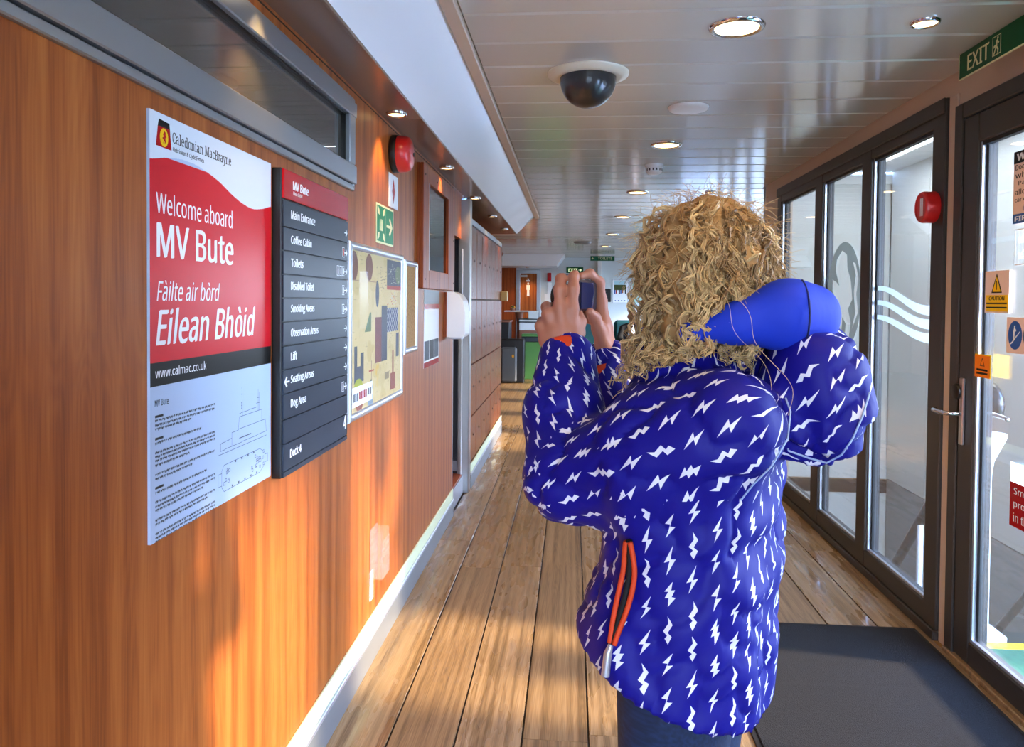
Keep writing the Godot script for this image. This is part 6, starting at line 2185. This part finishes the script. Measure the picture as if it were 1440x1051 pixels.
func build_far_visitor() -> void:
	var o := thing("person", "seated person in a dark coat and pale shirt on the far teal seats", "person", Vector3(1.20, 0.075, -15.30))
	o.scale = Vector3.ONE * 0.88
	var b := Field.new()
	b.k = 0.05
	b.chain([Vector3(0, 0.55, -0.05), Vector3(0.02, 0.80, -0.10), Vector3(0.02, 1.02, -0.12)], [0.13, 0.13, 0.11])
	b.chain([Vector3(-0.09, 0.53, -0.02), Vector3(-0.12, 0.52, 0.42), Vector3(-0.12, 0.08, 0.48)], [0.08, 0.065, 0.045])
	b.chain([Vector3(0.09, 0.53, -0.02), Vector3(0.12, 0.52, 0.42), Vector3(0.12, 0.08, 0.48)], [0.08, 0.065, 0.045])
	b.chain([Vector3(-0.18, 1.02, -0.10), Vector3(-0.26, 0.78, 0.02), Vector3(-0.10, 0.66, 0.22)], [0.06, 0.05, 0.035])
	b.chain([Vector3(0.20, 1.02, -0.10), Vector3(0.28, 0.78, 0.02), Vector3(0.12, 0.66, 0.22)], [0.06, 0.05, 0.035])
	b.chain([Vector3(0.02, 1.08, -0.11), Vector3(0.03, 1.22, -0.08)], [0.05, 0.05])
	b.bone(Vector3(0.03, 1.30, -0.07), Vector3(0.03, 1.25, -0.03), 0.095, 0.075)
	b.bone(Vector3(0.03, 1.26, 0.035), Vector3(0.03, 1.245, 0.055), 0.012, 0.012)
	for s in [-1.0, 1.0]:
		b.bone(Vector3(0.03 + s * 0.09, 1.28, -0.06), Vector3(0.03 + s * 0.09, 1.25, -0.06), 0.018, 0.012)
		for q in 4:
			b.bone(Vector3(s * 0.10 - 0.03 + q * 0.018, 0.66, 0.23), Vector3(s * 0.08 - 0.03 + q * 0.018, 0.63, 0.30), 0.011, 0.008)
		b.bone(Vector3(s * 0.07, 0.67, 0.22), Vector3(s * 0.03, 0.67, 0.27), 0.012, 0.009)
	var m := MB.new()
	add_net(m, net(b, Vector3(-0.40, 0.0, -0.30), Vector3(0.42, 1.45, 0.60), 0.016))
	part("body", m.mesh(), M.skin, o)
	var co := Field.new()
	co.k = 0.05
	co.chain([Vector3(-0.07, 0.52, -0.06), Vector3(-0.06, 0.80, -0.11), Vector3(-0.07, 1.04, -0.13)], [0.13, 0.125, 0.10])
	co.chain([Vector3(0.11, 0.52, -0.06), Vector3(0.11, 0.80, -0.11), Vector3(0.11, 1.04, -0.13)], [0.13, 0.125, 0.10])
	co.chain([Vector3(-0.18, 1.02, -0.10), Vector3(-0.26, 0.78, 0.02), Vector3(-0.11, 0.665, 0.20)], [0.078, 0.066, 0.048])
	co.chain([Vector3(0.20, 1.02, -0.10), Vector3(0.28, 0.78, 0.02), Vector3(0.13, 0.665, 0.20)], [0.078, 0.066, 0.048])
	var cm := MB.new()
	add_net(cm, net(co, Vector3(-0.42, 0.34, -0.34), Vector3(0.44, 1.24, 0.34), 0.018))
	part("coat", cm.mesh(), M.charcoal, o, Vector3.ZERO, "dark coat")
	var sh := Field.new()
	sh.k = 0.04
	sh.chain([Vector3(0.02, 0.56, 0.03), Vector3(0.02, 0.82, 0.0), Vector3(0.02, 1.06, -0.05)], [0.10, 0.095, 0.055])
	var sm := MB.new()
	add_net(sm, net(sh, Vector3(-0.16, 0.42, -0.18), Vector3(0.20, 1.16, 0.18), 0.016))
	part("shirt", sm.mesh(), M.shirt, o, Vector3.ZERO, "pale shirt front")
	var tr := Field.new()
	tr.k = 0.05
	for s in [-1.0, 1.0]:
		tr.chain([Vector3(s * 0.09, 0.53, -0.06), Vector3(s * 0.12, 0.53, 0.42), Vector3(s * 0.12, 0.10, 0.48)], [0.098, 0.080, 0.062])
		tr.bone(Vector3(s * 0.12, 0.05, 0.46), Vector3(s * 0.12, 0.045, 0.62), 0.05, 0.045)
	var tm := MB.new()
	add_net(tm, net(tr, Vector3(-0.28, -0.02, -0.24), Vector3(0.28, 0.70, 0.74), 0.018))
	part("trousers", tm.mesh(), M.charcoal, o)
	var hr := Field.new()
	hr.k = 0.02
	hr.chain([Vector3(0.03, 1.30, -0.12), Vector3(0.03, 1.26, -0.14)], [0.075, 0.06])
	var hm := MB.new()
	add_net(hm, net(hr, Vector3(-0.10, 1.14, -0.26), Vector3(0.16, 1.42, 0.0), 0.014))
	part("hair", hm.mesh(), M.charcoal, o)
